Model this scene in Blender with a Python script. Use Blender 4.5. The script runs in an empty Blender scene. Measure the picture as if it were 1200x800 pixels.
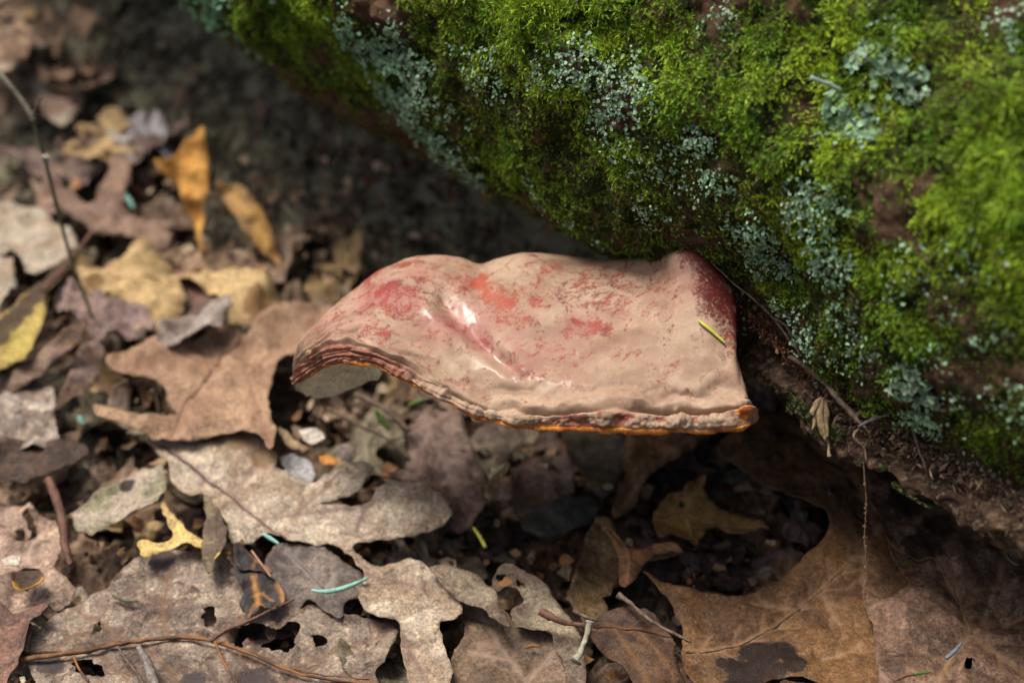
import bpy, math, random
import numpy as np
from mathutils import Vector
from mathutils.geometry import delaunay_2d_cdt

random.seed(7)
RNG = np.random.default_rng(7)
SC = bpy.context.scene
COL = SC.collection

# ------------------------------------------------------------------ camera, sky, sun, exposure
PITCH = math.radians(38.0)
CAM = np.array([0.0, -0.504, 0.504])
FPX = 2000.0                                   # focal length in photo pixels (60 mm on a 36 mm sensor, 1200 px wide)
cam_d = bpy.data.cameras.new('camera')
cam_d.lens = 60.0
cam_d.sensor_width = 36.0
cam_d.clip_start = 0.02
cam_d.clip_end = 60.0
cam_d.dof.use_dof = True
cam_d.dof.focus_distance = 0.626
cam_d.dof.aperture_fstop = 5.6
cam = bpy.data.objects.new('camera', cam_d)
COL.objects.link(cam)
cam.location = CAM
cam.rotation_euler = (math.pi / 2 - PITCH, 0, 0)
SC.camera = cam

SUN_EL, SUN_AZ = math.radians(69), math.radians(-66)     # azimuth measured from +Y (away from the camera) towards +X (right)
world = bpy.data.worlds.new('World')
SC.world = world
world.use_nodes = True
wn = world.node_tree
wn.nodes.clear()
sky = wn.nodes.new('ShaderNodeTexSky')
sky.sky_type = 'NISHITA'
sky.sun_disc = False
sky.sun_elevation = SUN_EL
sky.sun_rotation = SUN_AZ
sky.air_density = 1.0
sky.dust_density = 8.0
sky.ozone_density = 0.0
bg = wn.nodes.new('ShaderNodeBackground')
bg.inputs['Strength'].default_value = 0.05
wo = wn.nodes.new('ShaderNodeOutputWorld')
wn.links.new(sky.outputs[0], bg.inputs[0])
wn.links.new(bg.outputs[0], wo.inputs[0])

sun_d = bpy.data.lights.new('sun', 'SUN')
sun_d.energy = 1.5
sun_d.angle = math.radians(24)
sun_d.color = (1.0, 0.96, 0.90)
sun = bpy.data.objects.new('sun', sun_d)
COL.objects.link(sun)
sdir = Vector((math.sin(SUN_AZ) * math.cos(SUN_EL), math.cos(SUN_AZ) * math.cos(SUN_EL), math.sin(SUN_EL)))
sun.rotation_euler = (-sdir).to_track_quat('-Z', 'Y').to_euler()
SC.view_settings.view_transform = 'Standard'
SC.view_settings.look = 'None'
SC.view_settings.gamma = 1.0
SC.view_settings.exposure = 1.42

# ------------------------------------------------------------------ geometry helpers
FWD = np.array([0, math.cos(PITCH), -math.sin(PITCH)])
UP = np.array([0, math.sin(PITCH), math.cos(PITCH)])
RT = np.array([1.0, 0, 0])


def ray(px, py):
    return FWD + RT * ((px - 600) / FPX) + UP * ((400 - py) / FPX)


def on_z(px, py, z):
    v = ray(px, py)
    return CAM + v * ((z - CAM[2]) / v[2])


def on_y(px, py, y):
    v = ray(px, py)
    return CAM + v * ((y - CAM[1]) / v[1])


def at_d(px, py, d):
    return CAM + ray(px, py) * d


def pix(P):
    q = np.asarray(P) - CAM
    d = q @ FWD
    return 600 + FPX * (q @ RT) / d, 400 - FPX * (q @ UP) / d


def _hash(ix, iy, iz, seed):
    h = (ix * 374761393 + iy * 668265263 + iz * 2147483647 + seed * 1274126177) & 0xffffffff
    h = ((h ^ (h >> 13)) * 1274126177) & 0xffffffff
    h = ((h ^ (h >> 16)) * 2246822519) & 0xffffffff
    h = h ^ (h >> 15)
    return h


def noise(P, seed=0):
    """smooth value noise in [-1, 1] on an (n, 3) array"""
    P = np.asarray(P, float)
    i = np.floor(P).astype(np.int64)
    f = P - i
    f = f * f * f * (f * (f * 6 - 15) + 10)
    out = 0
    for dx in (0, 1):
        wx = f[:, 0] if dx else 1 - f[:, 0]
        for dy in (0, 1):
            wy = f[:, 1] if dy else 1 - f[:, 1]
            for dz in (0, 1):
                wz = f[:, 2] if dz else 1 - f[:, 2]
                out = out + wx * wy * wz * (_hash(i[:, 0] + dx, i[:, 1] + dy, i[:, 2] + dz, seed) / 2147483648.0 - 1)
    return out


def fbm(P, scale, octv=4, seed=0, gain=0.5):
    P = np.asarray(P, float) * scale
    a, s, t = 1.0, 0, 0
    for k in range(octv):
        s = s + a * noise(P + 17.3 * k, seed + k)
        t += a
        a *= gain
        P = P * 2.03
    return s / t * 1.5


def sstep(a, b, x):
    t = np.clip((x - a) / (b - a), 0, 1)
    return t * t * (3 - 2 * t)


def mesh_np(name, V, T, smooth=True, attrs=None, colors=None):
    """mesh from numpy arrays: V (n,3); T (m,3) or (m,4)"""
    me = bpy.data.meshes.new(name)
    V = np.asarray(V, np.float32)
    T = np.asarray(T, np.int32)
    k = T.shape[1]
    me.vertices.add(len(V))
    me.vertices.foreach_set('co', V.ravel())
    me.loops.add(T.size)
    me.loops.foreach_set('vertex_index', T.ravel())
    me.polygons.add(len(T))
    me.polygons.foreach_set('loop_start', np.arange(0, T.size, k, dtype=np.int32))
    me.polygons.foreach_set('use_smooth', np.full(len(T), smooth))
    me.update(calc_edges=True)
    for an, av in (attrs or {}).items():
        a = me.attributes.new(an, 'FLOAT', 'POINT')
        a.data.foreach_set('value', np.asarray(av, np.float32))
    for an, av in (colors or {}).items():
        a = me.attributes.new(an, 'FLOAT_COLOR', 'POINT')
        c = np.ones((len(V), 4), np.float32)
        c[:, :3] = av
        a.data.foreach_set('color', c.ravel())
    return me


def link(name, me, mat=None, parent=None, loc=None):
    o = bpy.data.objects.new(name, me)
    COL.objects.link(o)
    if mat is not None and me is not None and not me.materials:
        me.materials.append(mat)
    if parent is not None:
        o.parent = parent
    if loc is not None:
        o.location = loc
    return o


def tag(o, label=None, cat=None, group=None, kind=None):
    if label:
        o['label'] = label
    if cat:
        o['category'] = cat
    if group:
        o['group'] = group
    if kind:
        o['kind'] = kind
    return o


def catmull(P, n, closed=False):
    """resample the control points: n samples per segment"""
    P = np.asarray(P, float)
    m = len(P)
    out = []
    segs = m if closed else m - 1
    for i in range(segs):
        if closed:
            p0, p1, p2, p3 = P[(i - 1) % m], P[i], P[(i + 1) % m], P[(i + 2) % m]
        else:
            p0, p1, p2, p3 = P[max(i - 1, 0)], P[i], P[i + 1], P[min(i + 2, m - 1)]
        k = n[i] if hasattr(n, '__len__') else n
        for j in range(k):
            t = j / k
            out.append(0.5 * ((2 * p1) + (-p0 + p2) * t + (2 * p0 - 5 * p1 + 4 * p2 - p3) * t * t + (-p0 + 3 * p1 - 3 * p2 + p3) * t ** 3))
    if not closed:
        out.append(P[-1])
    return np.array(out)


def resample(P, sp, closed=False):
    P = np.asarray(P, float)
    Q = np.vstack([P, P[:1]]) if closed else P
    seg = np.linalg.norm(np.diff(Q, axis=0), axis=1)
    s = np.concatenate([[0], np.cumsum(seg)])
    n = max(2, int(round(s[-1] / sp)))
    t = np.linspace(0, s[-1], n + 1)
    if closed:
        t = t[:-1]
    return np.stack([np.interp(t, s, Q[:, k]) for k in range(Q.shape[1])], 1)


def inside(poly, X):
    x, y = X[:, 0], X[:, 1]
    r = np.zeros(len(X), bool)
    n = len(poly)
    for i in range(n):
        x1, y1 = poly[i]
        x2, y2 = poly[(i + 1) % n]
        c = (y1 > y) != (y2 > y)
        if c.any():
            r ^= c & (x < (x2 - x1) * (y - y1) / (y2 - y1 + 1e-15) + x1)
    return r


def dist_poly(X, P, closed=False):
    """distance of the 2D points X to the polyline P"""
    P = np.asarray(P, float)
    Q = np.vstack([P, P[:1]]) if closed else P
    best = np.full(len(X), 1e9)
    for a, b in zip(Q[:-1], Q[1:]):
        d = b - a
        L = d @ d + 1e-18
        t = np.clip(((X - a) @ d) / L, 0, 1)
        r = X - (a + t[:, None] * d)
        best = np.minimum(best, (r * r).sum(1))
    return np.sqrt(best)


def tube_mesh(name, P, R, sides=7, jitter=0.0, seed=1):
    """tube through the 3D points P with radii R, closed at both ends"""
    P = np.asarray(P, float)
    R = np.broadcast_to(np.asarray(R, float), (len(P),)).copy()
    T = np.gradient(P, axis=0)
    T /= np.linalg.norm(T, axis=1)[:, None] + 1e-12
    ref = np.array([0.13, 0.22, 0.97])
    N = np.cross(T, ref)
    N /= np.linalg.norm(N, axis=1)[:, None] + 1e-12
    B = np.cross(T, N)
    V = []
    for k in range(sides):
        a = 2 * math.pi * k / sides
        V.append(P + (N * math.cos(a) + B * math.sin(a)) * R[:, None])
    V = np.stack(V, 1).reshape(-1, 3)
    if jitter:
        V = V + jitter * np.stack([noise(V * 900, seed), noise(V * 900, seed + 1), noise(V * 900, seed + 2)], 1)
    F = []
    n = len(P)
    for i in range(n - 1):
        for k in range(sides):
            a, b = i * sides + k, i * sides + (k + 1) % sides
            F.append((a, b, b + sides, a + sides))
    V = np.vstack([V, P[:1], P[-1:]])
    c0, c1 = n * sides, n * sides + 1
    for k in range(sides):
        F.append((c0, (k + 1) % sides, k, c0))
        F.append((c1, (n - 1) * sides + k, (n - 1) * sides + (k + 1) % sides, c1))
    me = bpy.data.meshes.new(name)
    me.from_pydata(V.tolist(), [], [tuple(dict.fromkeys(f)) for f in F])
    for p in me.polygons:
        p.use_smooth = True
    return me


# ------------------------------------------------------------------ materials
class Mat:
    def __init__(s, name):
        s.m = bpy.data.materials.new(name)
        s.m.use_nodes = True
        s.t = s.m.node_tree
        s.t.nodes.clear()
        s.out = s.n('ShaderNodeOutputMaterial')
        s.bsdf = s.n('ShaderNodeBsdfPrincipled')
        s.l(s.bsdf.outputs[0], s.out.inputs[0])
        s.co = s.n('ShaderNodeTexCoord').outputs['Object']

    def n(s, t, **k):
        x = s.t.nodes.new(t)
        for a, b in k.items():
            setattr(x, a, b)
        return x

    def l(s, a, b):
        s.t.links.new(a, b)

    def put(s, sock, v):
        if isinstance(v, (int, float)):
            sock.default_value = v
        elif isinstance(v, (tuple, list)):
            sock.default_value = tuple(v) + ((1,) if len(v) == 3 and sock.type == 'RGBA' else ())
        else:
            s.l(v, sock)

    def noise(s, scale, detail=5, rough=0.6, off=None, dist=0.0):
        x = s.n('ShaderNodeTexNoise')
        x.inputs['Scale'].default_value = scale
        x.inputs['Detail'].default_value = detail
        x.inputs['Roughness'].default_value = rough
        x.inputs['Distortion'].default_value = dist
        s.l(off if off is not None else s.co, x.inputs['Vector'])
        return x.outputs['Fac']

    def vor(s, scale, feature='F1', out='Distance', off=None, rand=1.0):
        x = s.n('ShaderNodeTexVoronoi', feature=feature)
        x.inputs['Scale'].default_value = scale
        x.inputs['Randomness'].default_value = rand
        s.l(off if off is not None else s.co, x.inputs['Vector'])
        return x.outputs[out]

    def ramp(s, fac, a, b, lo=0.0, hi=1.0):
        x = s.n('ShaderNodeMapRange', interpolation_type='SMOOTHSTEP')
        s.put(x.inputs[0], fac)
        x.inputs[1].default_value, x.inputs[2].default_value = a, b
        x.inputs[3].default_value, x.inputs[4].default_value = lo, hi
        return x.outputs[0]

    def math(s, op, a, b=0.0, clamp=False):
        x = s.n('ShaderNodeMath', operation=op, use_clamp=clamp)
        s.put(x.inputs[0], a)
        s.put(x.inputs[1], b)
        return x.outputs[0]

    def mix(s, fac, a, b, blend='MIX'):
        x = s.n('ShaderNodeMix', data_type='RGBA', blend_type=blend)
        s.put(x.inputs[0], fac)
        s.put(x.inputs[6], a)
        s.put(x.inputs[7], b)
        return x.outputs[2]

    def attr(s, name, kind='GEOMETRY', out='Fac'):
        x = s.n('ShaderNodeAttribute', attribute_type=kind, attribute_name=name)
        return x.outputs[out]

    def offset(s):
        """object coordinates moved by a per-object random amount"""
        oi = s.n('ShaderNodeObjectInfo')
        m = s.math('MULTIPLY', oi.outputs['Random'], 37.0)
        c = s.n('ShaderNodeCombineXYZ')
        s.l(m, c.inputs[0])
        s.l(m, c.inputs[1])
        v = s.n('ShaderNodeVectorMath', operation='ADD')
        s.l(s.co, v.inputs[0])
        s.l(c.outputs[0], v.inputs[1])
        return v.outputs[0]

    def bump(s, h, strength, dist, chain=None):
        x = s.n('ShaderNodeBump')
        x.inputs['Strength'].default_value = strength
        x.inputs['Distance'].default_value = dist
        s.l(h, x.inputs['Height'])
        if chain is not None:
            s.l(chain, x.inputs['Normal'])
        return x.outputs[0]

    def set(s, **k):
        names = {'base': 'Base Color', 'rough': 'Roughness', 'spec': 'Specular IOR Level', 'normal': 'Normal', 'coat': 'Coat Weight',
                 'coat_rough': 'Coat Roughness', 'sss': 'Subsurface Weight', 'sheen': 'Sheen Weight'}
        for a, b in k.items():
            s.put(s.bsdf.inputs[names[a]], b)
        return s


def mat_leaf():
    m = Mat('dead_leaf')
    c = m.offset()
    oi = m.n('ShaderNodeObjectInfo')
    base = oi.outputs['Color']
    tone = m.attr('tone', 'OBJECT', 'Color')
    big = m.ramp(m.noise(38, 5, 0.62, c, 0.6), 0.44, 0.56)
    col = m.mix(m.math('MULTIPLY', big, 0.85), base, tone)
    # fungal blotches, pale bleached scars, dark dots
    pale = m.ramp(m.noise(150, 6, 0.72, c, 0.4), 0.50, 0.62)
    lighter = m.mix(0.15, m.mix(1.0, col, (1.75, 1.7, 1.65), 'MULTIPLY'), (0.40, 0.33, 0.24))
    col = m.mix(m.math('MULTIPLY', pale, m.attr('mottle', 'OBJECT')), col, lighter)
    dark = m.ramp(m.noise(95, 6, 0.75, c, 0.8), 0.51, 0.63)
    col = m.mix(m.math('MULTIPLY', dark, m.math('ADD', .15, m.math('MULTIPLY', m.attr('mottle', 'OBJECT'), .7))), col, m.mix(0.85, col, (0.022, 0.013, 0.009)))
    fine = m.ramp(m.noise(700, 5, 0.75, c), 0.32, 0.68, 0.6, 1.38)
    col = m.mix(1.0, col, m.n('ShaderNodeCombineColor').outputs[0], 'MIX') if False else col
    comb = m.n('ShaderNodeCombineColor')
    for i in range(3):
        m.l(fine, comb.inputs[i])
    col = m.mix(1.0, col, comb.outputs[0], 'MULTIPLY')
    dots = m.ramp(m.vor(420, off=c), 0.10, 0.20, 1.0, 0.0)
    dots = m.math('MULTIPLY', dots, m.ramp(m.noise(60, 3, 0.5, c), 0.50, 0.62))
    col = m.mix(m.math('MULTIPLY', dots, 0.85), col, (0.02, 0.013, 0.01))
    # network of fine veinlets
    net = m.ramp(m.vor(260, 'DISTANCE_TO_EDGE', 'Distance', c), 0.0, 0.09, 1.0, 0.0)
    net2 = m.ramp(m.vor(620, 'DISTANCE_TO_EDGE', 'Distance', c), 0.0, 0.12, 1.0, 0.0)
    col = m.mix(m.math('MULTIPLY', net, 0.4), col, m.mix(1.0, col, (1.6, 1.45, 1.3), 'MULTIPLY'))
    vein = m.attr('vein')
    col = m.mix(m.math('MULTIPLY', vein, 0.75), col, m.attr('vein_tone', 'OBJECT', 'Color'))
    st = m.attr('stain')
    st = m.ramp(m.math('ADD', st, m.math('MULTIPLY', m.math('SUBTRACT', m.noise(170, 6, 0.7, c), 0.5), 0.9)), 0.42, 0.60)
    col = m.mix(m.math('MULTIPLY', st, 0.9), col, m.attr('stain_tone', 'OBJECT', 'Color'))
    edge = m.attr('edge')
    col = m.mix(m.math('MULTIPLY', edge, 0.45), col, m.mix(0.6, col, (0.10, 0.06, 0.035)))
    h = m.math('ADD', m.noise(330, 5, 0.7, c), m.math('MULTIPLY', net, -0.18))
    h = m.math('ADD', h, m.math('MULTIPLY', net2, -0.15))
    b = m.bump(h, 0.6, 0.0008)
    gloss = m.attr('gloss', 'OBJECT')
    rough = m.math('SUBTRACT', m.ramp(m.noise(120, 3, 0.5, c), 0.3, 0.7, 0.62, 0.85), m.math('MULTIPLY', gloss, 0.4))
    m.set(base=col, rough=rough, spec=0.22, normal=b)
    tr = m.n('ShaderNodeBsdfTranslucent')
    m.put(tr.inputs[0], col)
    mx = m.n('ShaderNodeMixShader')
    m.put(mx.inputs[0], m.math('MULTIPLY', m.attr('thin', 'OBJECT'), 1.0))
    m.l(m.bsdf.outputs[0], mx.inputs[1])
    m.l(tr.outputs[0], mx.inputs[2])
    m.l(mx.outputs[0], m.out.inputs[0])
    return m.m


def mat_vcol(name, rough=0.75, attr='col', noise_scale=600, amt=0.35, spec=0.3, bump=0.0, thin=0.0):
    m = Mat(name)
    f = m.ramp(m.noise(noise_scale, 4, 0.65), 0.25, 0.75, 1 - amt, 1 + amt)
    comb = m.n('ShaderNodeCombineColor')
    for i in range(3):
        m.l(f, comb.inputs[i])
    col = m.mix(1.0, m.attr(attr, out='Color'), comb.outputs[0], 'MULTIPLY')
    m.set(base=col, rough=rough, spec=spec)
    if bump:
        m.set(normal=m.bump(m.noise(noise_scale * 0.8, 5, 0.7), 0.8, bump))
    if thin:
        tr = m.n('ShaderNodeBsdfTranslucent')
        m.put(tr.inputs[0], col)
        mx = m.n('ShaderNodeMixShader')
        mx.inputs[0].default_value = thin
        m.l(m.bsdf.outputs[0], mx.inputs[1])
        m.l(tr.outputs[0], mx.inputs[2])
        m.l(mx.outputs[0], m.out.inputs[0])
    return m.m


def mat_plain(name, a, b, scale=300, rough=0.7, bump=0.0004, spec=0.3):
    m = Mat(name)
    col = m.mix(m.ramp(m.noise(scale, 5, 0.7), 0.35, 0.65), a, b)
    m.set(base=col, rough=rough, spec=spec, normal=m.bump(m.noise(scale * 2.2, 5, 0.7), 0.7, bump))
    return m.m


def mat_soil():
    m = Mat('forest_soil')
    n1 = m.ramp(m.noise(48, 6, 0.72, dist=0.5), 0.43, 0.58)
    n2 = m.ramp(m.noise(95, 6, 0.75), 0.5, 0.66)
    col = m.mix(n1, (0.055, 0.048, 0.034), (0.24, 0.23, 0.155))
    col = m.mix(m.math('MULTIPLY', n2, 0.7), col, (0.32, 0.31, 0.22))
    col = m.mix(m.math('MULTIPLY', m.ramp(m.noise(300, 4, 0.7), 0.5, 0.7), 0.6), col, (0.012, 0.009, 0.007))
    h = m.math('ADD', m.noise(110, 7, 0.75), m.math('MULTIPLY', m.noise(500, 4, 0.7), 0.4))
    m.set(base=col, rough=0.95, spec=0.15, normal=m.bump(h, 1.0, 0.004))
    return m.m


M_LEAF = mat_leaf()
M_SOIL = mat_soil()
M_TWIG = mat_plain('twig_bark', (0.16, 0.115, 0.075), (0.06, 0.04, 0.028))
M_REDTWIG = mat_plain('red_brown_twig', (0.16, 0.075, 0.05), (0.07, 0.035, 0.025))
M_GREENTWIG = mat_plain('green_twig', (0.06, 0.07, 0.035), (0.11, 0.11, 0.06))
M_PALETWIG = mat_plain('pale_twig', (0.36, 0.36, 0.28), (0.22, 0.2, 0.14))
M_TEAL = mat_plain('blue_green_needle', (0.15, 0.34, 0.27), (0.26, 0.46, 0.38), 500, 0.4)
M_YNEEDLE = mat_plain('yellow_needle', (0.55, 0.52, 0.06), (0.38, 0.42, 0.08), 400, 0.45)
M_ORANGE = mat_plain('orange_midrib', (0.26, 0.11, 0.035), (0.07, 0.04, 0.026), 60)
M_GREEN = mat_plain('green_blade', (0.06, 0.11, 0.016), (0.10, 0.16, 0.03), 200, 0.5)

# ------------------------------------------------------------------ the log: where it lies
ra, rb = ray(450, 152), ray(1200, 588)
n_pl = np.cross(ra, rb)
n_pl /= np.linalg.norm(n_pl)
if n_pl[2] < 0:
    n_pl = -n_pl                                     # points from the lower tangent line up to the axis
D_AX = np.cross(n_pl, [0, 0, 1.0])
D_AX /= np.linalg.norm(D_AX)
if D_AX[0] < 0:
    D_AX = -D_AX
_d0 = (rb - ra) / np.linalg.norm(rb - ra)
D_AX = 0.85 * D_AX + 0.15 * _d0
D_AX /= np.linalg.norm(D_AX)                                     # along the log, towards the camera's right
T0 = at_d(862, 390, 0.677)                           # a point of the lower tangent line, where the bracket grows
LOG_R = 0.100
AX0 = T0 + n_pl * LOG_R
E_OUT = np.cross(np.array([0, 0, 1.0]), D_AX)
E_OUT /= np.linalg.norm(E_OUT)
if E_OUT @ (CAM - AX0) < 0:
    E_OUT = -E_OUT                                   # horizontal, from the axis towards the camera side
E_UP = np.cross(D_AX, E_OUT)
E_UP = E_UP * np.sign(E_UP[2])


def log_surface(u, phi, detail=True):
    """point of the log at u metres along the axis, phi = 0 on top, growing towards the camera side"""
    u = np.asarray(u, float)
    phi = np.asarray(phi, float)
    base = AX0 + u[:, None] * D_AX
    nrm = np.cos(phi)[:, None] * E_UP + np.sin(phi)[:, None] * E_OUT
    r = LOG_R + -0.11 * np.clip(-(u + 0.24), 0, 1)
    q = base + nrm * LOG_R
    r = r + 0.008 * fbm(q, 9, 3, 11) + 0.0050 * fbm(q, 32, 3, 21) * (0.6 + 0.4 * np.cos(phi - 0.6))
    cush = 1 - np.abs(noise(q * 62 + 5.0, 27))
    r = r + (0.0050 * cush ** 2 - 0.002) * np.clip(1.2 - phi / 2.0, 0.15, 1)
    for (dc, dr, da) in DENTS:
        r = r - da * np.exp(-((q - dc) ** 2).sum(1) / dr ** 2)
    r = r + 0.0022 * (1 - np.abs(noise(q * 150 + 3.0, 28))) ** 2
    if detail:
        r = r + 0.0026 * fbm(q, 95, 4, 31) + 0.0011 * fbm(q, 380, 3, 41)
    return base + nrm * r[:, None], nrm


DENTS = []


def log_at(px, py):
    """(u, phi) where the pixel's ray meets the log"""
    v = ray(px, py)
    d = v - (v @ D_AX) * D_AX
    o = CAM - AX0
    o2 = o - (o @ D_AX) * D_AX
    a, b, c = d @ d, 2 * d @ o2, o2 @ o2 - LOG_R ** 2
    disc = max(b * b - 4 * a * c, 0)
    t = (-b - math.sqrt(disc)) / (2 * a)
    p = CAM + v * t
    r = p - AX0
    return r @ D_AX, math.atan2(r @ E_OUT, r @ E_UP)


_u, _p = log_at(835, 318)
DENTS.append((AX0 + _u * D_AX + (math.cos(_p) * E_UP + math.sin(_p) * E_OUT) * LOG_R, .028, .010))
_u, _p = log_at(868, 375)
DENTS.append((AX0 + _u * D_AX + (math.cos(_p) * E_UP + math.sin(_p) * E_OUT) * LOG_R, .020, .006))

# patches on the log: (px, py, radius in mm, stretch) ; centres are turned into places on the bark once
def log_patches(L):
    P = []
    for (px, py, rad, w) in L:
        u, ph = log_at(px, py)
        p, _ = log_surface([u], [ph])
        P.append((p[0], rad / 1000.0, w))
    return P


def patch_mask(P, patches, rag=0.45, seed=5):
    m = np.zeros(len(P))
    nz = fbm(P, 90, 4, seed)
    for c, r, w in patches:
        d = np.linalg.norm(P - c, axis=1) / r
        m = np.maximum(m, w * sstep(1.25, 0.55, d + rag * nz))
    return m


LICHEN = log_patches([
    (455, 60, 17, 1), (500, 95, 20, 1), (480, 130, 16, 1), (520, 165, 15, .9), (555, 195, 10, .8), (470, 30, 12, .8),
    (570, 70, 9, .6), (585, 110, 7, .5), (690, 85, 10, 1), (655, 70, 7, .9), (735, 105, 12, .9), (765, 125, 9, .8),
    (705, 130, 8, .7), (770, 165, 10, .6), (820, 170, 9, 1), (830, 210, 9, 1), (815, 230, 6, .6), (845, 25, 6, .5),
    (860, 275, 11, 1), (880, 300, 12, 1), (905, 330, 9, .9), (925, 370, 9, .9), (960, 400, 9, .7), (870, 320, 9, .8),
    (940, 225, 12, 1), (960, 260, 13, 1), (975, 300, 10, .95), (985, 285, 8, .9), (945, 180, 7, .6),
    (1000, 90, 9, 1), (1005, 120, 11, 1), (1000, 150, 8, .8), (1060, 90, 7, .9), (1085, 95, 7, .8), (1050, 110, 6, .7),
    (1095, 450, 10, 1), (1080, 470, 8, 1), (1115, 460, 8, 1), (1040, 345, 10, .4), (1060, 300, 10, .4), (1000, 370, 9, .5),
    (1110, 400, 6, .5), (1040, 420, 8, .4), (690, 262, 10, .5), (640, 220, 8, .4), (755, 245, 9, .5), (770, 200, 8, .5),
    (1150, 300, 10, .25), (1165, 390, 8, .4), (1190, 560, 8, .4), (1190, 35, 8, .5), (1040, 40, 6, .3)])
BARE = log_patches([
    (820, 268, 12, 1), (800, 285, 9, 1), (705, 150, 6, .8), (683, 68, 5, 1), (625, 150, 8, .5), (920, 130, 8, .8), (850, 210, 7, .6),
    (975, 315, 9, 1), (1000, 345, 9, .9), (1055, 430, 9, 1), (1135, 370, 9, 1), (1120, 355, 7, .9), (1180, 420, 10, .9),
    (1065, 450, 8, .9), (1110, 490, 10, .9), (1150, 530, 12, .9), (1020, 440, 8, .8), (560, 150, 8, .7), (640, 245, 12, .8),
    (700, 278, 12, .8), (745, 275, 12, .8), (940, 300, 6, .5), (1060, 170, 6, .5), (540, 215, 9, .8), (1180, 575, 12, 1), (925, 195, 8, .5)])


def moss_cover(P, phi):
    """0 bare bark .. 1 thick moss"""
    m = sstep(-0.75, -0.2, fbm(P, 26, 4, 77) - 0.05)
    low = sstep(math.radians(128), math.radians(100), phi)
    m = m * (0.12 + 0.88 * low)
    m = m * (1 - 0.6 * sstep(0.5, 0.85, fbm(P, 48, 4, 79) + 0.25 * sstep(math.radians(60), math.radians(100), phi)))
    return np.clip(m * (1 - 0.7 * patch_mask(P, BARE, 1.1, 9)), 0, 1)


# log skin
NU, NP = 640, 300
uu = np.linspace(-0.62, 0.36, NU)
pp = np.concatenate([np.linspace(math.radians(-60), math.radians(20), 24)[:-1], np.linspace(math.radians(20), math.radians(165), NP - 40),
                     np.linspace(math.radians(165), math.radians(300), 18)[1:]])
NPP = len(pp)
U, PH = np.meshgrid(uu, pp, indexing='ij')
LV, LN = log_surface(U.ravel(), PH.ravel())
ii, jj = np.meshgrid(np.arange(NU - 1), np.arange(NPP), indexing='ij')
a_ = (ii * NPP + jj).ravel()
b_ = (ii * NPP + (jj + 1) % NPP).ravel()
LF = np.stack([a_, b_, b_ + NPP, a_ + NPP], 1)
cov = moss_cover(LV, PH.ravel())


def mat_bark():
    m = Mat('log_bark')
    n1 = m.ramp(m.noise(60, 6, 0.7, dist=0.6), 0.38, 0.64)
    col = m.mix(n1, (0.085, 0.044, 0.028), (0.21, 0.125, 0.078))
    col = m.mix(m.math('MULTIPLY', m.ramp(m.noise(240, 6, 0.75), 0.5, 0.68), 0.7), col, (0.02, 0.014, 0.01))
    col = m.mix(m.math('MULTIPLY', m.ramp(m.noise(140, 5, 0.7), 0.55, 0.72), 0.5), col, (0.10, 0.12, 0.05))
    g = m.mix(m.ramp(m.noise(210, 5, 0.7), 0.35, 0.65), (0.012, 0.020, 0.004), (0.045, 0.066, 0.010))
    cv = m.ramp(m.math('ADD', m.attr('moss'), m.math('MULTIPLY', m.math('SUBTRACT', m.noise(420, 4, 0.7), 0.5), 0.7)), 0.25, 0.5)
    col = m.mix(cv, col, g)
    h = m.math('ADD', m.noise(260, 7, 0.75), m.math('MULTIPLY', m.vor(190), 0.6))
    m.set(base=col, rough=0.9, spec=0.15, normal=m.bump(h, 1.0, 0.006))
    return m.m


M_BARK = mat_bark()
me = mesh_np('log', LV, LF, True, {'moss': cov})
me.materials.append(M_BARK)
log = tag(link('fallen_log', me), 'thick fallen tree trunk under moss and lichen crossing the upper right', 'log')
# the two sawn / broken ends, closed with a shallow disc each
for nm, u_end in (('end_face', uu[0]), ('end_face', uu[-1])):
    ring = [log_surface([u_end], [p])[0][0] for p in pp]
    c = AX0 + u_end * D_AX
    V = np.array(ring + [c])
    F = [(k, (k + 1) % NPP, NPP) for k in range(NPP)]
    link(nm, mesh_np(nm, V, F, False), mat_plain('end_wood', (0.12, 0.07, 0.04), (0.05, 0.03, 0.02), 60), log)

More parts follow.
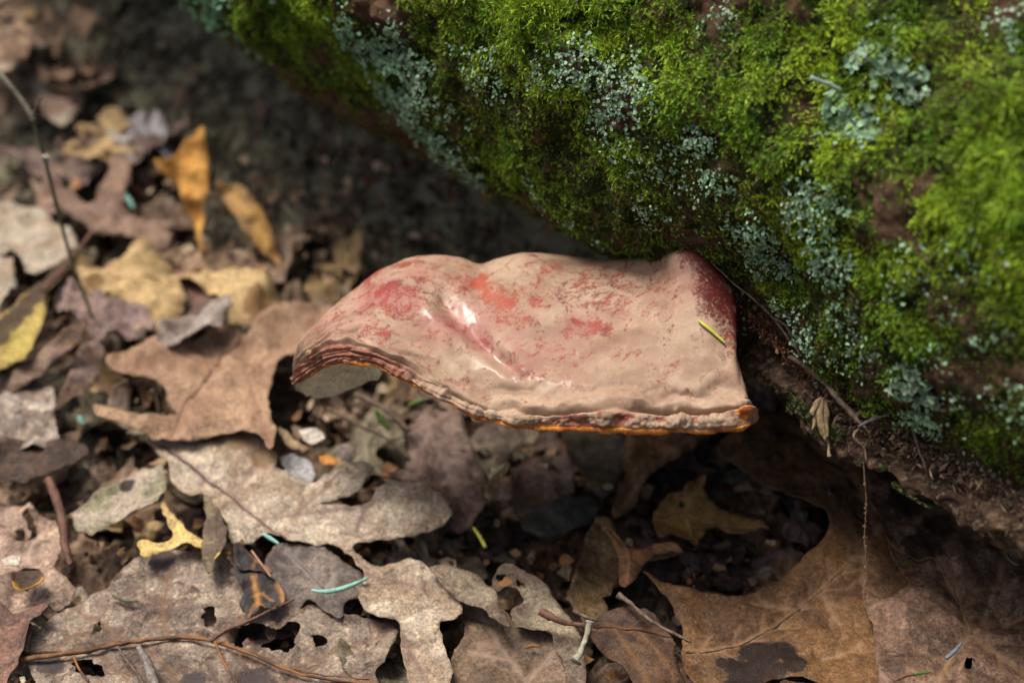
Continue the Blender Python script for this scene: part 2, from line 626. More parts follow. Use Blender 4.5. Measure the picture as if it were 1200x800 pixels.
# ------------------------------------------------------------------ moss shoots
def shoots(Pts, Nrm, length, width, colA, colB, segs=5, up_bias=0.55, droop=0.35, seed=3):
    """curved shoots, each with pairs of small pointed leaflets"""
    rng = np.random.default_rng(seed)
    n = len(Pts)
    T = rng.normal(size=(n, 3))
    T -= (T * Nrm).sum(1)[:, None] * Nrm
    T /= np.linalg.norm(T, axis=1)[:, None]
    lean = rng.uniform(0.1, 1.2, n)[:, None]
    D0 = Nrm * up_bias + T * lean
    D0 /= np.linalg.norm(D0, axis=1)[:, None]
    T2 = np.cross(Nrm, T)
    bend = T * rng.uniform(-1.0, 1.0, n)[:, None] + T2 * rng.uniform(-1.3, 1.3, n)[:, None] + np.array([0, 0, -1.0]) * droop - Nrm * rng.uniform(0, .7, n)[:, None]
    S = np.cross(D0, Nrm + 0.3 * T)
    S /= np.linalg.norm(S, axis=1)[:, None] + 1e-9
    V, F, C = [], [], []
    idx = 0
    for k in range(segs):
        t0 = k / segs
        t1 = (k + 1) / segs
        def at(t):
            return Pts + (D0 * t + bend * (t * t * 0.45)) * length[:, None]
        c0, c1 = at(t0), at(t1)
        w = width * (1.15 - 0.7 * t0)
        tip = 0.5 * c0 + 0.5 * c1
        along = (c1 - c0)
        for sg in (-1, 1):
            jit = rng.uniform(-0.5, 0.5, (n, 1))
            out = S * sg * (w * 1.25)[:, None] + Nrm * (w * 0.9)[:, None] * (0.3 + jit * 1.6) + T * (w * .5)[:, None] * jit
            p = np.stack([c0, tip + 0.25 * along, c0 + along * 0.95 + out], 1).reshape(-1, 3)
            V.append(p)
            F.append(np.arange(len(p)).reshape(-1, 3) + idx)
            idx += len(p)
            tt = np.clip(np.stack([np.full(n, t0), np.full(n, t0 + .1), np.full(n, t1 + 0.1)], 1), 0, 1)
            C.append((colA[:, None, :] * (1 - tt[..., None]) + colB[:, None, :] * tt[..., None]).reshape(-1, 3))
    c0, c1 = at(0.86), at(1.18)
    p = np.stack([c0 - S * (width * .35)[:, None], c0 + S * (width * .35)[:, None], c1], 1).reshape(-1, 3)
    V.append(p)
    F.append(np.arange(len(p)).reshape(-1, 3) + idx)
    C.append(np.repeat(colB, 3, 0))
    return np.vstack(V), np.vstack(F), np.vstack(C)


def surf_normals(u, ph):
    e = 0.0012
    p, n0 = log_surface(u, ph)
    pu, _ = log_surface(u + e, ph)
    pv, _ = log_surface(u, ph + e / LOG_R)
    n = np.cross(pu - p, pv - p)
    n /= np.linalg.norm(n, axis=1)[:, None]
    s = np.sign((n * n0).sum(1))
    return p, n * s[:, None]


def visible(P, m=60):
    x, y = pix(P)
    return (x > -m) & (x < 1200 + m) & (y > -m) & (y < 800 + m)


M_MOSS = mat_vcol('moss', 0.6, thin=0.28, noise_scale=300, amt=0.35)
NS = 820000
u = RNG.uniform(-0.62, 0.36, NS)
ph = RNG.uniform(math.radians(5), math.radians(140), NS)
p, _ = log_surface(u, ph, False)
keep = visible(p, 90)
u, ph, p = u[keep], ph[keep], p[keep]
cv = moss_cover(p, ph)
lm = patch_mask(p, LICHEN, 0.45, 5)
gap = sstep(-.55, .05, fbm(p, 130, 3, 97))
keep = RNG.uniform(0, 1, len(u)) < cv * (1 - 0.72 * lm) * (.12 + .88 * gap)
u, ph, cv = u[keep], ph[keep], cv[keep]
p, nr = surf_normals(u, ph)
n = len(u)
dens = fbm(p, 34, 4, 91)
hue = fbm(p, 60, 3, 95)
topness = sstep(math.radians(98), math.radians(48), ph)  # yellow fades down the side: painted shade on top of real moss variation
lowz = sstep(math.radians(95), math.radians(60), ph)
Ln = (0.0012 + 0.0022 * cv * (0.25 + 0.75 * lowz)) * RNG.uniform(0.6, 1.5, n) * (1 + 0.5 * dens)
Ln = np.clip(Ln * (.75 + .55 * fbm(p, 130, 3, 97)), 0.0009, 0.0062)
Wd = RNG.uniform(0.00042, 0.00085, n)
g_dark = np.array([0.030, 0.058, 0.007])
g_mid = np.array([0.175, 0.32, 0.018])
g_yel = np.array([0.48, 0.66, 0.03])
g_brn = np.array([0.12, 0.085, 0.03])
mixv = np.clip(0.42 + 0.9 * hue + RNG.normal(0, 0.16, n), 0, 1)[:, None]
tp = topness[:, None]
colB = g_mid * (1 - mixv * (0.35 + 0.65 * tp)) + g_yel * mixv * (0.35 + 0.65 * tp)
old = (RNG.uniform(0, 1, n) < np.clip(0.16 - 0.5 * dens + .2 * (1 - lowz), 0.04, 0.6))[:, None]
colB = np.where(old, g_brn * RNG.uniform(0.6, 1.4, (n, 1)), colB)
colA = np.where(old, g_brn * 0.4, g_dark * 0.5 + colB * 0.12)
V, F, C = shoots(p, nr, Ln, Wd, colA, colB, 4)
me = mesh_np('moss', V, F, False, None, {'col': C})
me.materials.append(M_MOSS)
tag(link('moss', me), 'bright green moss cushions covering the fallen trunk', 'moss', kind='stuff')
print('moss shoots', n, 'tris', len(F))

# ------------------------------------------------------------------ lichen flakes
def flakes(P, N, size, col, seed=4, cup=0.35):
    rng = np.random.default_rng(seed)
    n = len(P)
    T = rng.normal(size=(n, 3))
    T -= (T * N).sum(1)[:, None] * N
    T /= np.linalg.norm(T, axis=1)[:, None]
    tilt = rng.uniform(0.0, 1.0, n)[:, None]
    Nn = N + T * tilt
    Nn /= np.linalg.norm(Nn, axis=1)[:, None]
    A = np.cross(Nn, rng.normal(size=(n, 3)))
    A /= np.linalg.norm(A, axis=1)[:, None]
    B = np.cross(Nn, A)
    K = 7
    V = [P + Nn * (size * -cup * 0.2)[:, None]]
    C = [col * 0.8]
    for k in range(K):
        a = 2 * math.pi * k / K + rng.uniform(-.3, .3, n)
        r = size * rng.uniform(0.5, 1.25, n)
        lift = size * rng.uniform(-0.25, 0.75, n) * cup * 1.6
        V.append(P + A * (np.cos(a) * r)[:, None] + B * (np.sin(a) * r)[:, None] + Nn * lift[:, None])
        C.append(col * rng.uniform(0.9, 1.25, (n, 1)))
    V = np.stack(V, 1).reshape(-1, 3)
    C = np.stack(C, 1).reshape(-1, 3)
    base = np.arange(n) * (K + 1)
    F = np.vstack([np.stack([base, base + 1 + k, base + 1 + (k + 1) % K], 1) for k in range(K)])
    return V, F, C


M_LICH = mat_vcol('lichen', 0.85, noise_scale=900, amt=0.25, bump=0.0004, thin=0.1)
NS = 620000
u = RNG.uniform(-0.62, 0.36, NS)
ph = RNG.uniform(math.radians(5), math.radians(140), NS)
p, _ = log_surface(u, ph, False)
keep = visible(p, 60)
u, ph, p = u[keep], ph[keep], p[keep]
lm = patch_mask(p, LICHEN, 0.95, 5)
spr = sstep(0.25, 0.75, fbm(p, 45, 3, 55)) * 0.13
x, y = pix(p)
spr = spr * sstep(math.radians(62), math.radians(85), ph)
keep = RNG.uniform(0, 1, len(u)) < (lm ** 1.8 * 0.75 * (.35 + .65 * sstep(-.4, .3, fbm(p, 170, 3, 57))) * (1 - .55 * patch_mask(p, log_patches([(1005, 110, 15, 1), (1095, 455, 14, 1)]), .2, 6)) + spr * 0.8)
u, ph, lm = u[keep], ph[keep], lm[keep]
p, nr = surf_normals(u, ph)
n = len(u)
far = sstep(-0.10, -0.3, u)
big = patch_mask(p, log_patches([(1000, 90, 12, 1), (1005, 130, 12, 1), (1095, 455, 14, 1), (1060, 95, 9, 1)]), 0.2, 6)
sz = RNG.uniform(0.0004, 0.00088, n) * (1 + 1.3 * far + 1.3 * big)
cl = np.array([0.23, 0.37, 0.23]) * RNG.uniform(0.65, 1.35, (n, 1)) + np.array([0.05, 0.04, 0.03]) * RNG.uniform(-.5, 1, (n, 1))
cl = np.clip(cl * (1 + 0.12 * far[:, None] * np.array([-1.2, 0.3, 0.2])), 0, 1)
whitish = (fbm(p, 50, 2, 66) > 0.2) & (RNG.uniform(0, 1, n) < 0.35)
cl[whitish] = cl[whitish] * 0.5 + np.array([0.22, 0.24, 0.2])
off = 0.0012 + 0.0022 * RNG.uniform(0, 1, n)
V, F, C = flakes(p + nr * off[:, None], nr, sz, cl)
me = mesh_np('lichen', V, F, True, None, {'col': C})
me.materials.append(M_LICH)
tag(link('lichen', me), 'blue green crusty lichen scales in patches on the mossy trunk', 'lichen', kind='stuff')
print('lichen', n)

# ------------------------------------------------------------------ ground
def ground_z(x, y):
    x = np.asarray(x, float)
    y = np.asarray(y, float)
    q = -((x - T0[0]) * E_OUT[0] + (y - T0[1]) * E_OUT[1])         # > 0 : behind the lower tangent line of the log
    z = -0.016 + 0.115 * sstep(-0.005, 0.15, q)
    bank = sstep(0.30, 0.02, (-q)) * sstep(0.12, 0.35, y)
    z = z + 0.03 * bank
    P = np.stack([x, y, 0 * x], 1)
    return z + 0.006 * fbm(P, 14, 4, 201) + 0.003 * fbm(P, 70, 4, 205)


gx = np.concatenate([np.linspace(-12, -0.5, 24)[:-1], np.linspace(-0.5, 0.5, 380), np.linspace(0.5, 12, 24)[1:]])
gy = np.concatenate([np.linspace(-8, -0.3, 18)[:-1], np.linspace(-0.3, 0.9, 420), np.linspace(0.9, 25, 30)[1:]])
X, Y = np.meshgrid(gx, gy, indexing='ij')
Z = ground_z(X.ravel(), Y.ravel())
V = np.stack([X.ravel(), Y.ravel(), Z], 1)
i, j = np.meshgrid(np.arange(len(gx) - 1), np.arange(len(gy) - 1), indexing='ij')
a = (i * len(gy) + j).ravel()
F = np.stack([a, a + len(gy), a + len(gy) + 1, a + 1], 1)
me = mesh_np('ground', V, F)
me.materials.append(M_SOIL)
tag(link('ground', me), 'dark crumbly forest soil', kind='structure')


def crumbs(n, xr, yr, size, cols, seed, name, label, cat, filt=None, hz=None, mat=None):
    """angular crumbs (squashed octahedra) strewn over the ground, one mesh"""
    rng = np.random.default_rng(seed)
    x = rng.uniform(*xr, n)
    y = rng.uniform(*yr, n)
    if filt is not None:
        k = filt(x, y, rng)
        x, y = x[k], y[k]
    n = len(x)
    z = ground_z(x, y) if hz is None else hz(x, y, rng)
    P = np.stack([x, y, z], 1)
    s = rng.uniform(size[0], size[1], n) * rng.uniform(0.5, 1.3, n)
    D = np.array([[1, 0, 0], [-1, 0, 0], [0, 1, 0], [0, -1, 0], [0, 0, 1], [0, 0, -1]], float)
    q = rng.normal(size=(n, 4))
    q /= np.linalg.norm(q, axis=1)[:, None]
    w, a, b, c = q.T
    R = np.stack([np.stack([1 - 2 * (b * b + c * c), 2 * (a * b - w * c), 2 * (a * c + w * b)], 1),
                  np.stack([2 * (a * b + w * c), 1 - 2 * (a * a + c * c), 2 * (b * c - w * a)], 1),
                  np.stack([2 * (a * c - w * b), 2 * (b * c + w * a), 1 - 2 * (a * a + b * b)], 1)], 1)
    L = D[None] * rng.uniform(0.45, 1.3, (n, 6, 1)) * np.stack([rng.uniform(.7, 1.5, n), rng.uniform(.5, 1.0, n), rng.uniform(.2, .7, n)], 1)[:, None, :]
    V = np.einsum('nij,nkj->nki', R, L) * s[:, None, None] + P[:, None, :]
    T = np.array([[0, 2, 4], [2, 1, 4], [1, 3, 4], [3, 0, 4], [2, 0, 5], [1, 2, 5], [3, 1, 5], [0, 3, 5]])
    F = (np.arange(n)[:, None, None] * 6 + T[None]).reshape(-1, 3)
    cc = np.array(cols)[rng.integers(0, len(cols), n)] * rng.uniform(0.6, 1.35, (n, 1))
    me = mesh_np(name, V.reshape(-1, 3), F, False, None, {'col': np.repeat(cc, 6, 0)})
    me.materials.append(mat or M_CRUMB)
    return tag(link(name, me), label, cat, kind='stuff')


M_CRUMB = mat_vcol('crumbs', 0.9, noise_scale=500, amt=0.4, spec=0.2)
crumbs(16000, (-0.4, 0.45), (0.05, 0.75), (0.0012, 0.0055), [(.10, .092, .06), (.05, .04, .03), (.17, .16, .10), (.12, .10, .075), (.03, .025, .02), (.19, .17, .12), (.10, .13, .09)],
       31, 'soil_crumbs', 'dark crumbly soil grains on the bank behind the bracket', 'soil')
crumbs(2600, (-0.35, 0.3), (0.1, 0.7), (0.003, 0.009), [(.16, .15, .10), (.09, .08, .055), (.22, .20, .14), (.05, .04, .03), (.17, .12, .08)],
       35, 'soil_clods', 'loose greyish soil clods on the bank under the far end of the trunk', 'soil clods')
crumbs(9000, (-0.3, 0.3), (-0.16, 0.3), (0.0008, 0.0032), [(.09, .055, .035), (.05, .03, .02), (.16, .11, .07), (.13, .09, .06), (.03, .02, .015), (.14, .06, .03)],
       32, 'litter_crumbs', 'fine brown crumbs and bits between the dead leaves', 'leaf crumbs',
       hz=lambda x, y, r: ground_z(x, y) + 0.002 + r.uniform(0, 0.012, len(x)))

nf = 2600
fx, fy = RNG.uniform(-.28, .2, nf), RNG.uniform(-.15, .26, nf)
fk = ~((fx > .03) & (RNG.uniform(0, 1, nf) < .8))
fx, fy = fx[fk], fy[fk]
nf = len(fx)
fz = ground_z(fx, fy) + RNG.uniform(.006, .026, nf)
fcol = np.array([(.30, .20, .12), (.16, .10, .065), (.42, .32, .21), (.09, .055, .04), (.33, .17, .08), (.24, .18, .13), (.12, .08, .05)])[RNG.integers(0, 7, nf)] * RNG.uniform(.6, 1.2, (nf, 1))
fN = np.tile(np.array([0, -.2, 1.0]), (nf, 1)) + RNG.normal(0, .35, (nf, 3))
fN /= np.linalg.norm(fN, axis=1)[:, None]
V, F, C = flakes(np.stack([fx, fy, fz], 1), fN, RNG.uniform(.0012, .0040, nf), fcol, 44, 0.25)
me = mesh_np('leaf_fragments', V, F, False, None, {'col': C})
me.materials.append(M_CRUMB)
tag(link('leaf_fragments', me), 'broken brown leaf fragments lying loose between the dead leaves', 'leaf fragments', kind='stuff')

# ------------------------------------------------------------------ leaves
LEAF_N = [0]
K_ = (0.05, 0.03, 0.02)


def set_look(o, col, col2=None, vein=None, stain=None, mottle=0.5, gloss=0.0, thin=0.04):
    col = [c * 0.84 for c in col]
    o.color = tuple(col) + (1,)
    o['tone'] = [c * 0.8 for c in col2] if col2 else [c * 0.6 for c in col]
    o['vein_tone'] = list(vein if vein else [min(1, c * 1.5 + .03) for c in col])
    o['stain_tone'] = list(stain if stain else (0.009, 0.005, 0.005))
    o['mottle'] = float(mottle)
    o['gloss'] = float(gloss)
    o['thin'] = float(thin)


def leaf_mesh(name, poly, veins=(), holes=(), stains=(), sp=0.0016, crump=0.0012, curl=0.0, rc=0.005, quilt=0.0008, bend=(0, 0, 0), ragged=0.0007,
              seed=0, smooth=True, roll=None, lift=()):
    """poly, veins, holes in local 2D metres; returns (V local with z = displacement along the leaf's own normal)"""
    poly = np.asarray(poly, float)
    if smooth:
        poly = catmull(poly, 6, True)
    poly = resample(poly, sp * 0.8, True)
    P3 = np.column_stack([poly, np.full(len(poly), seed * 3.1)])
    poly = poly + ragged * np.column_stack([fbm(P3, 260, 3, seed), fbm(P3, 260, 3, seed + 50)]) + ragged * 2 * np.column_stack(
        [fbm(P3, 60, 2, seed + 5), fbm(P3, 60, 2, seed + 55)])
    lo, hi = poly.min(0), poly.max(0)
    nx, ny = int((hi[0] - lo[0]) / sp) + 2, int((hi[1] - lo[1]) / (sp * .87)) + 2
    gx_, gy_ = np.meshgrid(np.arange(nx), np.arange(ny), indexing='ij')
    G = np.stack([(lo[0] + (gx_ + 0.5 * (gy_ % 2)) * sp).ravel(), (lo[1] + gy_ * sp * .87).ravel()], 1)
    r_ = np.random.default_rng(seed + 900)
    G += r_.uniform(-.18, .18, G.shape) * sp
    prim = list(veins)
    br = np.random.default_rng(seed + 300)
    second = []
    for v in prim:
        v_ = resample(catmull(np.asarray(v, float), 5) if len(v) > 2 else np.asarray(v, float), .0065)
        if len(v_) < 3:
            continue
        for k_ in range(1, len(v_) - 1):
            d_ = v_[k_ + 1] - v_[k_ - 1]
            d_ = d_ / (np.linalg.norm(d_) + 1e-9)
            sd_ = 1 if k_ % 2 else -1
            a_0 = sd_ * br.uniform(.7, 1.1)
            q_ = v_[k_]
            pl = [q_]
            for st_ in range(3):
                a0_ = a_0 * (1 - .18 * st_) + br.uniform(-.1, .1)
                dd_ = np.array([d_[0] * math.cos(a0_) - d_[1] * math.sin(a0_), d_[0] * math.sin(a0_) + d_[1] * math.cos(a0_)])
                q_ = q_ + dd_ * br.uniform(.002, .0042)
                pl.append(q_)
            second.append(pl)
    vs2 = [resample(np.asarray(v, float), sp * .9) for v in second]
    vs = [resample(catmull(np.asarray(v, float), 5) if len(v) > 2 else np.asarray(v, float), sp * .8) for v in veins]
    G = G[inside(poly, G)]
    G = G[dist_poly(G, poly, True) > sp * 0.45] if len(G) else G
    extra = []
    for v in vs:
        t = np.gradient(v, axis=0)
        t /= np.linalg.norm(t, axis=1)[:, None] + 1e-12
        nn = np.stack([-t[:, 1], t[:, 0]], 1)
        for o_ in (0, 0.0006, -0.0006):
            extra.append(v + nn * o_)
        if len(G):
            G = G[dist_poly(G, v) > 0.0011]
    for v in vs2:
        extra.append(v)
        if len(G):
            G = G[dist_poly(G, v) > 0.0007]
    if extra:
        E = np.vstack(extra)
        E = E[inside(poly, E)]
        E = E[dist_poly(E, poly, True) > sp * .3]
        G = np.vstack([G, E])
    verts = [Vector(q) for q in poly]
    edges = [(k, (k + 1) % len(poly)) for k in range(len(poly))]
    hs = []
    for h in holes:
        h = resample(catmull(np.asarray(h, float), 4, True), sp * .6, True)
        H3 = np.column_stack([h, np.full(len(h), 1.0)])
        h = h + 0.0013 * np.column_stack([fbm(H3, 380, 2, seed + 7), fbm(H3, 420, 2, seed + 8)])
        hs.append(h)
        o_ = len(verts)
        verts += [Vector(q) for q in h]
        edges += [(o_ + k, o_ + (k + 1) % len(h)) for k in range(len(h))]
        G = G[~inside(h, G)]
    verts += [Vector(q) for q in G]
    vo, eo, fo, _, _, _ = delaunay_2d_cdt(verts, edges, [list(range(len(poly)))], 1, 1e-7, False)
    V2 = np.array([(q.x, q.y) for q in vo])
    F = np.array([f for f in fo if len(f) == 3], int)
    cen = V2[F].mean(1)
    ok = inside(poly, cen)
    for h in hs:
        ok &= ~inside(h, cen)
    F = F[ok]
    e1 = V2[F[:, 1]] - V2[F[:, 0]]
    e2 = V2[F[:, 2]] - V2[F[:, 0]]
    flip = (e1[:, 0] * e2[:, 1] - e1[:, 1] * e2[:, 0]) < 0
    F[flip] = F[flip][:, ::-1]
    de = dist_poly(V2, poly, True)
    for h in hs:
        de = np.minimum(de, dist_poly(V2, h, True))
    dv = np.full(len(V2), 1.0)
    for v in vs:
        dv = np.minimum(dv, dist_poly(V2, v))
    dv2 = np.full(len(V2), 1.0)
    for v in vs2:
        dv2 = np.minimum(dv2, dist_poly(V2, v))
    P3 = np.column_stack([V2, np.full(len(V2), seed * 1.7)])
    w = crump * fbm(P3, 45, 3, seed + 1) + crump * .35 * fbm(P3, 160, 3, seed + 2) + crump * .1 * fbm(P3, 500, 2, seed + 3)
    w = w + quilt * (1 - np.exp(-dv / 0.004)) + 0.00045 * np.exp(-(dv / 0.00055) ** 2) - quilt * .35 * np.exp(-(dv2 / .0011) ** 2)
    cm = 0.6 + 0.9 * fbm(P3, 35, 2, seed + 4) + 0.5 * fbm(P3, 110, 2, seed + 14)
    w = w + curl * cm * np.exp(-de / rc)
    w = w - crump * 1.1 * np.abs(noise(P3 * 70, seed + 6)) - crump * .5 * np.abs(noise(P3 * 190, seed + 7))
    c = V2.mean(0)
    d = V2 - c
    sc = max(hi - lo) * .5
    w = w + (bend[0] * (d[:, 0] / sc) ** 2 + bend[1] * (d[:, 1] / sc) ** 2 + bend[2] * d[:, 0] * d[:, 1] / sc ** 2)
    for (lx, ly, lr, la) in lift:
        w = w + la * np.exp(-((V2[:, 0] - lx) ** 2 + (V2[:, 1] - ly) ** 2) / lr ** 2)
    st = np.zeros(len(V2))
    for (sx, sy, sr) in stains:
        st = np.maximum(st, np.clip(1.1 - np.hypot(V2[:, 0] - sx, V2[:, 1] - sy) / sr, 0, 1))
    at = {'vein': np.clip(np.exp(-(dv / 0.0007) ** 2) + 0.25 * np.exp(-(dv / 0.0016) ** 2) + .55 * np.exp(-(dv2 / .0004) ** 2), 0, 1), 'edge': np.exp(-de / 0.0012), 'stain': st}
    return V2, w, F, at


def finish_leaf(name, V, F, at, thick=0.00028):
    me = mesh_np(name, V, F, True, at)
    me.materials.append(M_LEAF)
    return me


def solid(o, t=0.0003):
    md = o.modifiers.new('thickness', 'SOLIDIFY')
    md.thickness = t
    md.offset = 0.0


def traced(name, label, out, z=0.015, tilt=(0, 0), upright=None, veins=(), holes=(), stains=(), lift=(), look=None, cat='leaf', group=None, **kw):
    """a leaf that lies where the photograph shows it; out = outline in photo pixels; tilt = slope of its plane in x and y;
    upright = (Y, lean): a leaf standing on edge"""
    LEAF_N[0] += 1
    sd = LEAF_N[0] * 13
    out = np.asarray(out, float)
    c = out.mean(0)
    if upright is None:
        c3 = on_z(c[0], c[1], z)
        nv = np.array([-tilt[0], -tilt[1], 1.0])
        e1 = np.array([1, 0, tilt[0]])
        e2 = np.array([0, 1, tilt[1]])
    else:
        c3 = on_y(c[0], c[1], upright[0])
        nv = np.array([upright[2] if len(upright) > 2 else 0, -1.0, upright[1]])
        e1 = np.array([1, 0, 0.0])
        e2 = np.array([0, 0, 1.0])
    nv = nv / np.linalg.norm(nv)
    e1 = e1 - (e1 @ nv) * nv
    e1 /= np.linalg.norm(e1)
    e2 = np.cross(nv, e1)
    if e2 @ np.array([0, 1, 1]) < 0:
        e2 = -e2

    def loc(q):
        v = ray(q[0], q[1])
        t = ((c3 - CAM) @ nv) / (v @ nv)
        r = CAM + v * t - c3
        return (r @ e1, r @ e2)
    mm = 1000.0 / 1.0
    poly = [loc(q) for q in out]
    L = leaf_mesh(name, poly, [[loc(q) for q in v] for v in veins], [[loc(q) for q in h] for h in holes],
                  [(*loc(s), s[2] / 1000) for s in stains], seed=sd, lift=[(*loc(s), s[2] / 1000, s[3] / 1000) for s in lift], **kw)
    V2, w, F, at = L
    n3 = np.cross(e1, e2)
    V = V2[:, :1] * e1 + V2[:, 1:] * e2 + w[:, None] * (nv if upright is None else nv)
    me = finish_leaf(name, V, F, at)
    o = link(name, me, loc=c3)
    solid(o)
    set_look(o, **(look or {}))
    if veins and len(out) > 11:
        vp = resample(catmull(np.array([loc(q) for q in veins[0]]), 5), .0022)
        vp = vp[inside(np.array(poly), vp)]
        if len(vp) > 5:
            wi = np.array([w[np.argmin(((V2 - q) ** 2).sum(1))] for q in vp])
            q3 = vp[:, :1] * e1 + vp[:, 1:] * e2 + (wi + .00018)[:, None] * nv
            rad = np.interp(np.linspace(0, 1, len(q3)), [0, 1], [.00062, .00022])
            mr = link('midrib', tube_mesh('midrib', q3, rad, 6, .00008, sd), M_LEAF, o)
            vt = list(o['vein_tone'])
            set_look(mr, [x * .8 for x in vt], mottle=.2)
    return tag(o, label, cat, group)


exec_leaves = []
OLV = dict(col=(.25, .20, .155), col2=(.11, .077, .06))
TAN = dict(col=(.36, .235, .150), col2=(.27, .165, .105))
PALE = dict(col=(.40, .335, .255), col2=(.28, .205, .14))
YEL = dict(col=(.52, .37, .18), col2=(.36, .24, .12), thin=.15)
ORA = dict(col=(.85, .45, .11), col2=(.66, .34, .09), thin=.35, mottle=.08)
PUR = dict(col=(.175, .112, .080), col2=(.12, .08, .065))
BRN = dict(col=(.155, .085, .042), col2=(.09, .05, .03))
DRK = dict(col=(.060, .038, .028), col2=(.04, .028, .022), mottle=.25)
BLK = dict(col=(.040, .038, .042), col2=(.02, .018, .02), mottle=.2, gloss=.3)
GRY = dict(col=(.29, .225, .165), col2=(.17, .12, .09))
RUS = dict(col=(.235, .115, .042), col2=(.15, .078, .036), mottle=.3)


def lk(base, **k):
    d = dict(base)
    d.update(k)
    return d


# front left
traced('oak_leaf', 'large mottled grey olive oak leaf with a long brown midrib in the front left corner',
       [(25, 770), (45, 742), (72, 722), (100, 705), (125, 693), (140, 672), (160, 655), (190, 648), (215, 645), (240, 646), (262, 652), (275, 664), (290, 674),
        (300, 690), (322, 702), (345, 712), (372, 706), (395, 698), (398, 712), (404, 724), (425, 725), (445, 728), (464, 736), (466, 752), (455, 775),
        (440, 790), (430, 820), (300, 835), (150, 835), (60, 825), (45, 800), (35, 785)],
       z=.0150, sp=.0014, crump=.0013, curl=.0012, quilt=.0012, look=lk(OLV, mottle=.95, vein=(.15, .085, .05), stain=(.045, .035, .035)),
       veins=[[(25, 770), (90, 762), (130, 755), (160, 750), (215, 747), (250, 750), (290, 762), (340, 782), (390, 792), (440, 798)], [(150, 752), (118, 730), (80, 708)],
              [(250, 750), (285, 725), (305, 705)], [(340, 782), (400, 758), (450, 742)], [(200, 748), (190, 715), (200, 670)], [(160, 750), (200, 790), (240, 835)],
              [(60, 766), (80, 750), (95, 735)], [(290, 762), (330, 800), (360, 835)], [(110, 760), (150, 800)]],
       holes=[[(240, 718), (248, 712), (255, 716), (254, 732), (243, 738)], [(260, 744), (275, 734), (297, 730), (320, 738), (340, 733), (352, 742), (333, 764), (300, 757), (280, 757)],
              [(107, 748), (112, 734), (118, 729), (114, 742)], [(367, 746), (377, 743), (380, 752), (372, 757)], [(85, 778), (104, 776), (124, 785), (122, 797), (98, 792)]],
       stains=[(190, 660, 9), (60, 780, 9), (300, 800, 14), (225, 800, 9)])
traced('oak_leaf', 'dark purplish brown rounded leaf lobe under the long blue green needle',
       [(310, 650), (330, 638), (355, 639), (385, 643), (400, 655), (420, 668), (430, 677), (424, 690), (405, 705), (402, 722), (385, 717), (360, 702), (345, 712),
        (332, 705), (318, 695), (308, 672)], z=.0185, crump=.002, curl=.001, look=lk(OLV, col=(.165, .135, .115), col2=(.085, .07, .066), mottle=.4),
       veins=[[(402, 722), (380, 690), (350, 660), (335, 645)], [(380, 690), (400, 668)]])
traced('oak_leaf', 'pale grey tan lobed oak leaf with a dark purple midrib left of the bracket foot',
       [(165, 512), (195, 514), (222, 508), (243, 500), (258, 498), (290, 508), (318, 525), (328, 538), (325, 552), (345, 560), (372, 565), (390, 553),
        (420, 545), (435, 552), (435, 568), (425, 582), (398, 592), (374, 595), (398, 597), (432, 598), (445, 588), (462, 574), (485, 571), (505, 577), (522, 588),
        (528, 604), (522, 618), (500, 628), (478, 633), (450, 632), (428, 636), (416, 642), (418, 652), (432, 662), (445, 668), (460, 664), (478, 660),
        (495, 668), (520, 682), (545, 700), (538, 725), (520, 728), (513, 740), (522, 760), (528, 785), (525, 825), (490, 825), (476, 780), (466, 735),
        (445, 728), (425, 712), (422, 700), (430, 680), (415, 662), (392, 645), (365, 638), (335, 635), (315, 625), (300, 638), (285, 640), (268, 636), (262, 610),
        (250, 590), (240, 583), (222, 580), (203, 563), (198, 545), (180, 530)],
       z=.0210, tilt=(0.02, 0.05), sp=.0014, crump=.0016, curl=.0014, quilt=.0016,
       look=lk(PALE, mottle=.7, vein=(.16, .10, .085), stain=(.165, .105, .055)),
       veins=[[(190, 525), (215, 542), (240, 560), (265, 580), (290, 600), (315, 620), (335, 634)], [(305, 610), (345, 604), (400, 598), (430, 597)],
              [(428, 636), (418, 622), (424, 605), (438, 595)], [(430, 675), (448, 682), (475, 684), (505, 694)], [(265, 580), (300, 548), (310, 530)], [(466, 735), (480, 760), (500, 800)],
              [(345, 604), (375, 580), (400, 560)]],
       stains=[(285, 520, 12), (310, 540, 9), (260, 520, 7), (385, 572, 4)], lift=[(480, 600, 16, 4), (410, 565, 12, 4), (280, 525, 18, 3)])
traced('antler_lobed_leaf', 'small bright yellow tan leaf scrap forked like an antler beside the pale oak leaf',
       [(187, 582), (195, 580), (200, 600), (215, 612), (222, 625), (238, 632), (241, 643), (215, 643), (190, 648), (170, 657), (163, 645), (168, 636), (190, 638),
        (205, 632), (202, 615), (192, 600)], z=.0225, look=lk(YEL, col=(.72, .52, .20), col2=(.62, .45, .2), mottle=.3), crump=.0018, curl=.002, sp=.0012)
traced('folded_leaf', 'olive brown leaf edge folded upright beside the yellow antler shaped scrap',
       [(238, 584), (252, 598), (262, 618), (266, 640), (256, 656), (245, 673), (238, 655), (236, 630), (240, 605)], z=.0255, tilt=(.5, .1),
       look=lk(OLV, col=(.19, .155, .09), stain=(.6, .4, .1)), stains=[(256, 652, 3)], crump=.002, curl=.002, sp=.0012)
traced('leaf_scrap', 'crumpled blue black leaf scrap with orange veins on the grey olive oak leaf',
       [(271, 668), (285, 661), (300, 668), (325, 680), (331, 700), (318, 714), (303, 706), (288, 720), (277, 700), (283, 688)], z=.0235, look=lk(BLK, vein=(.45, .22, .07)),
       crump=.0035, curl=.003, sp=.0011, veins=[[(297, 675), (302, 700), (308, 716)], [(325, 680), (332, 700), (328, 712)]])
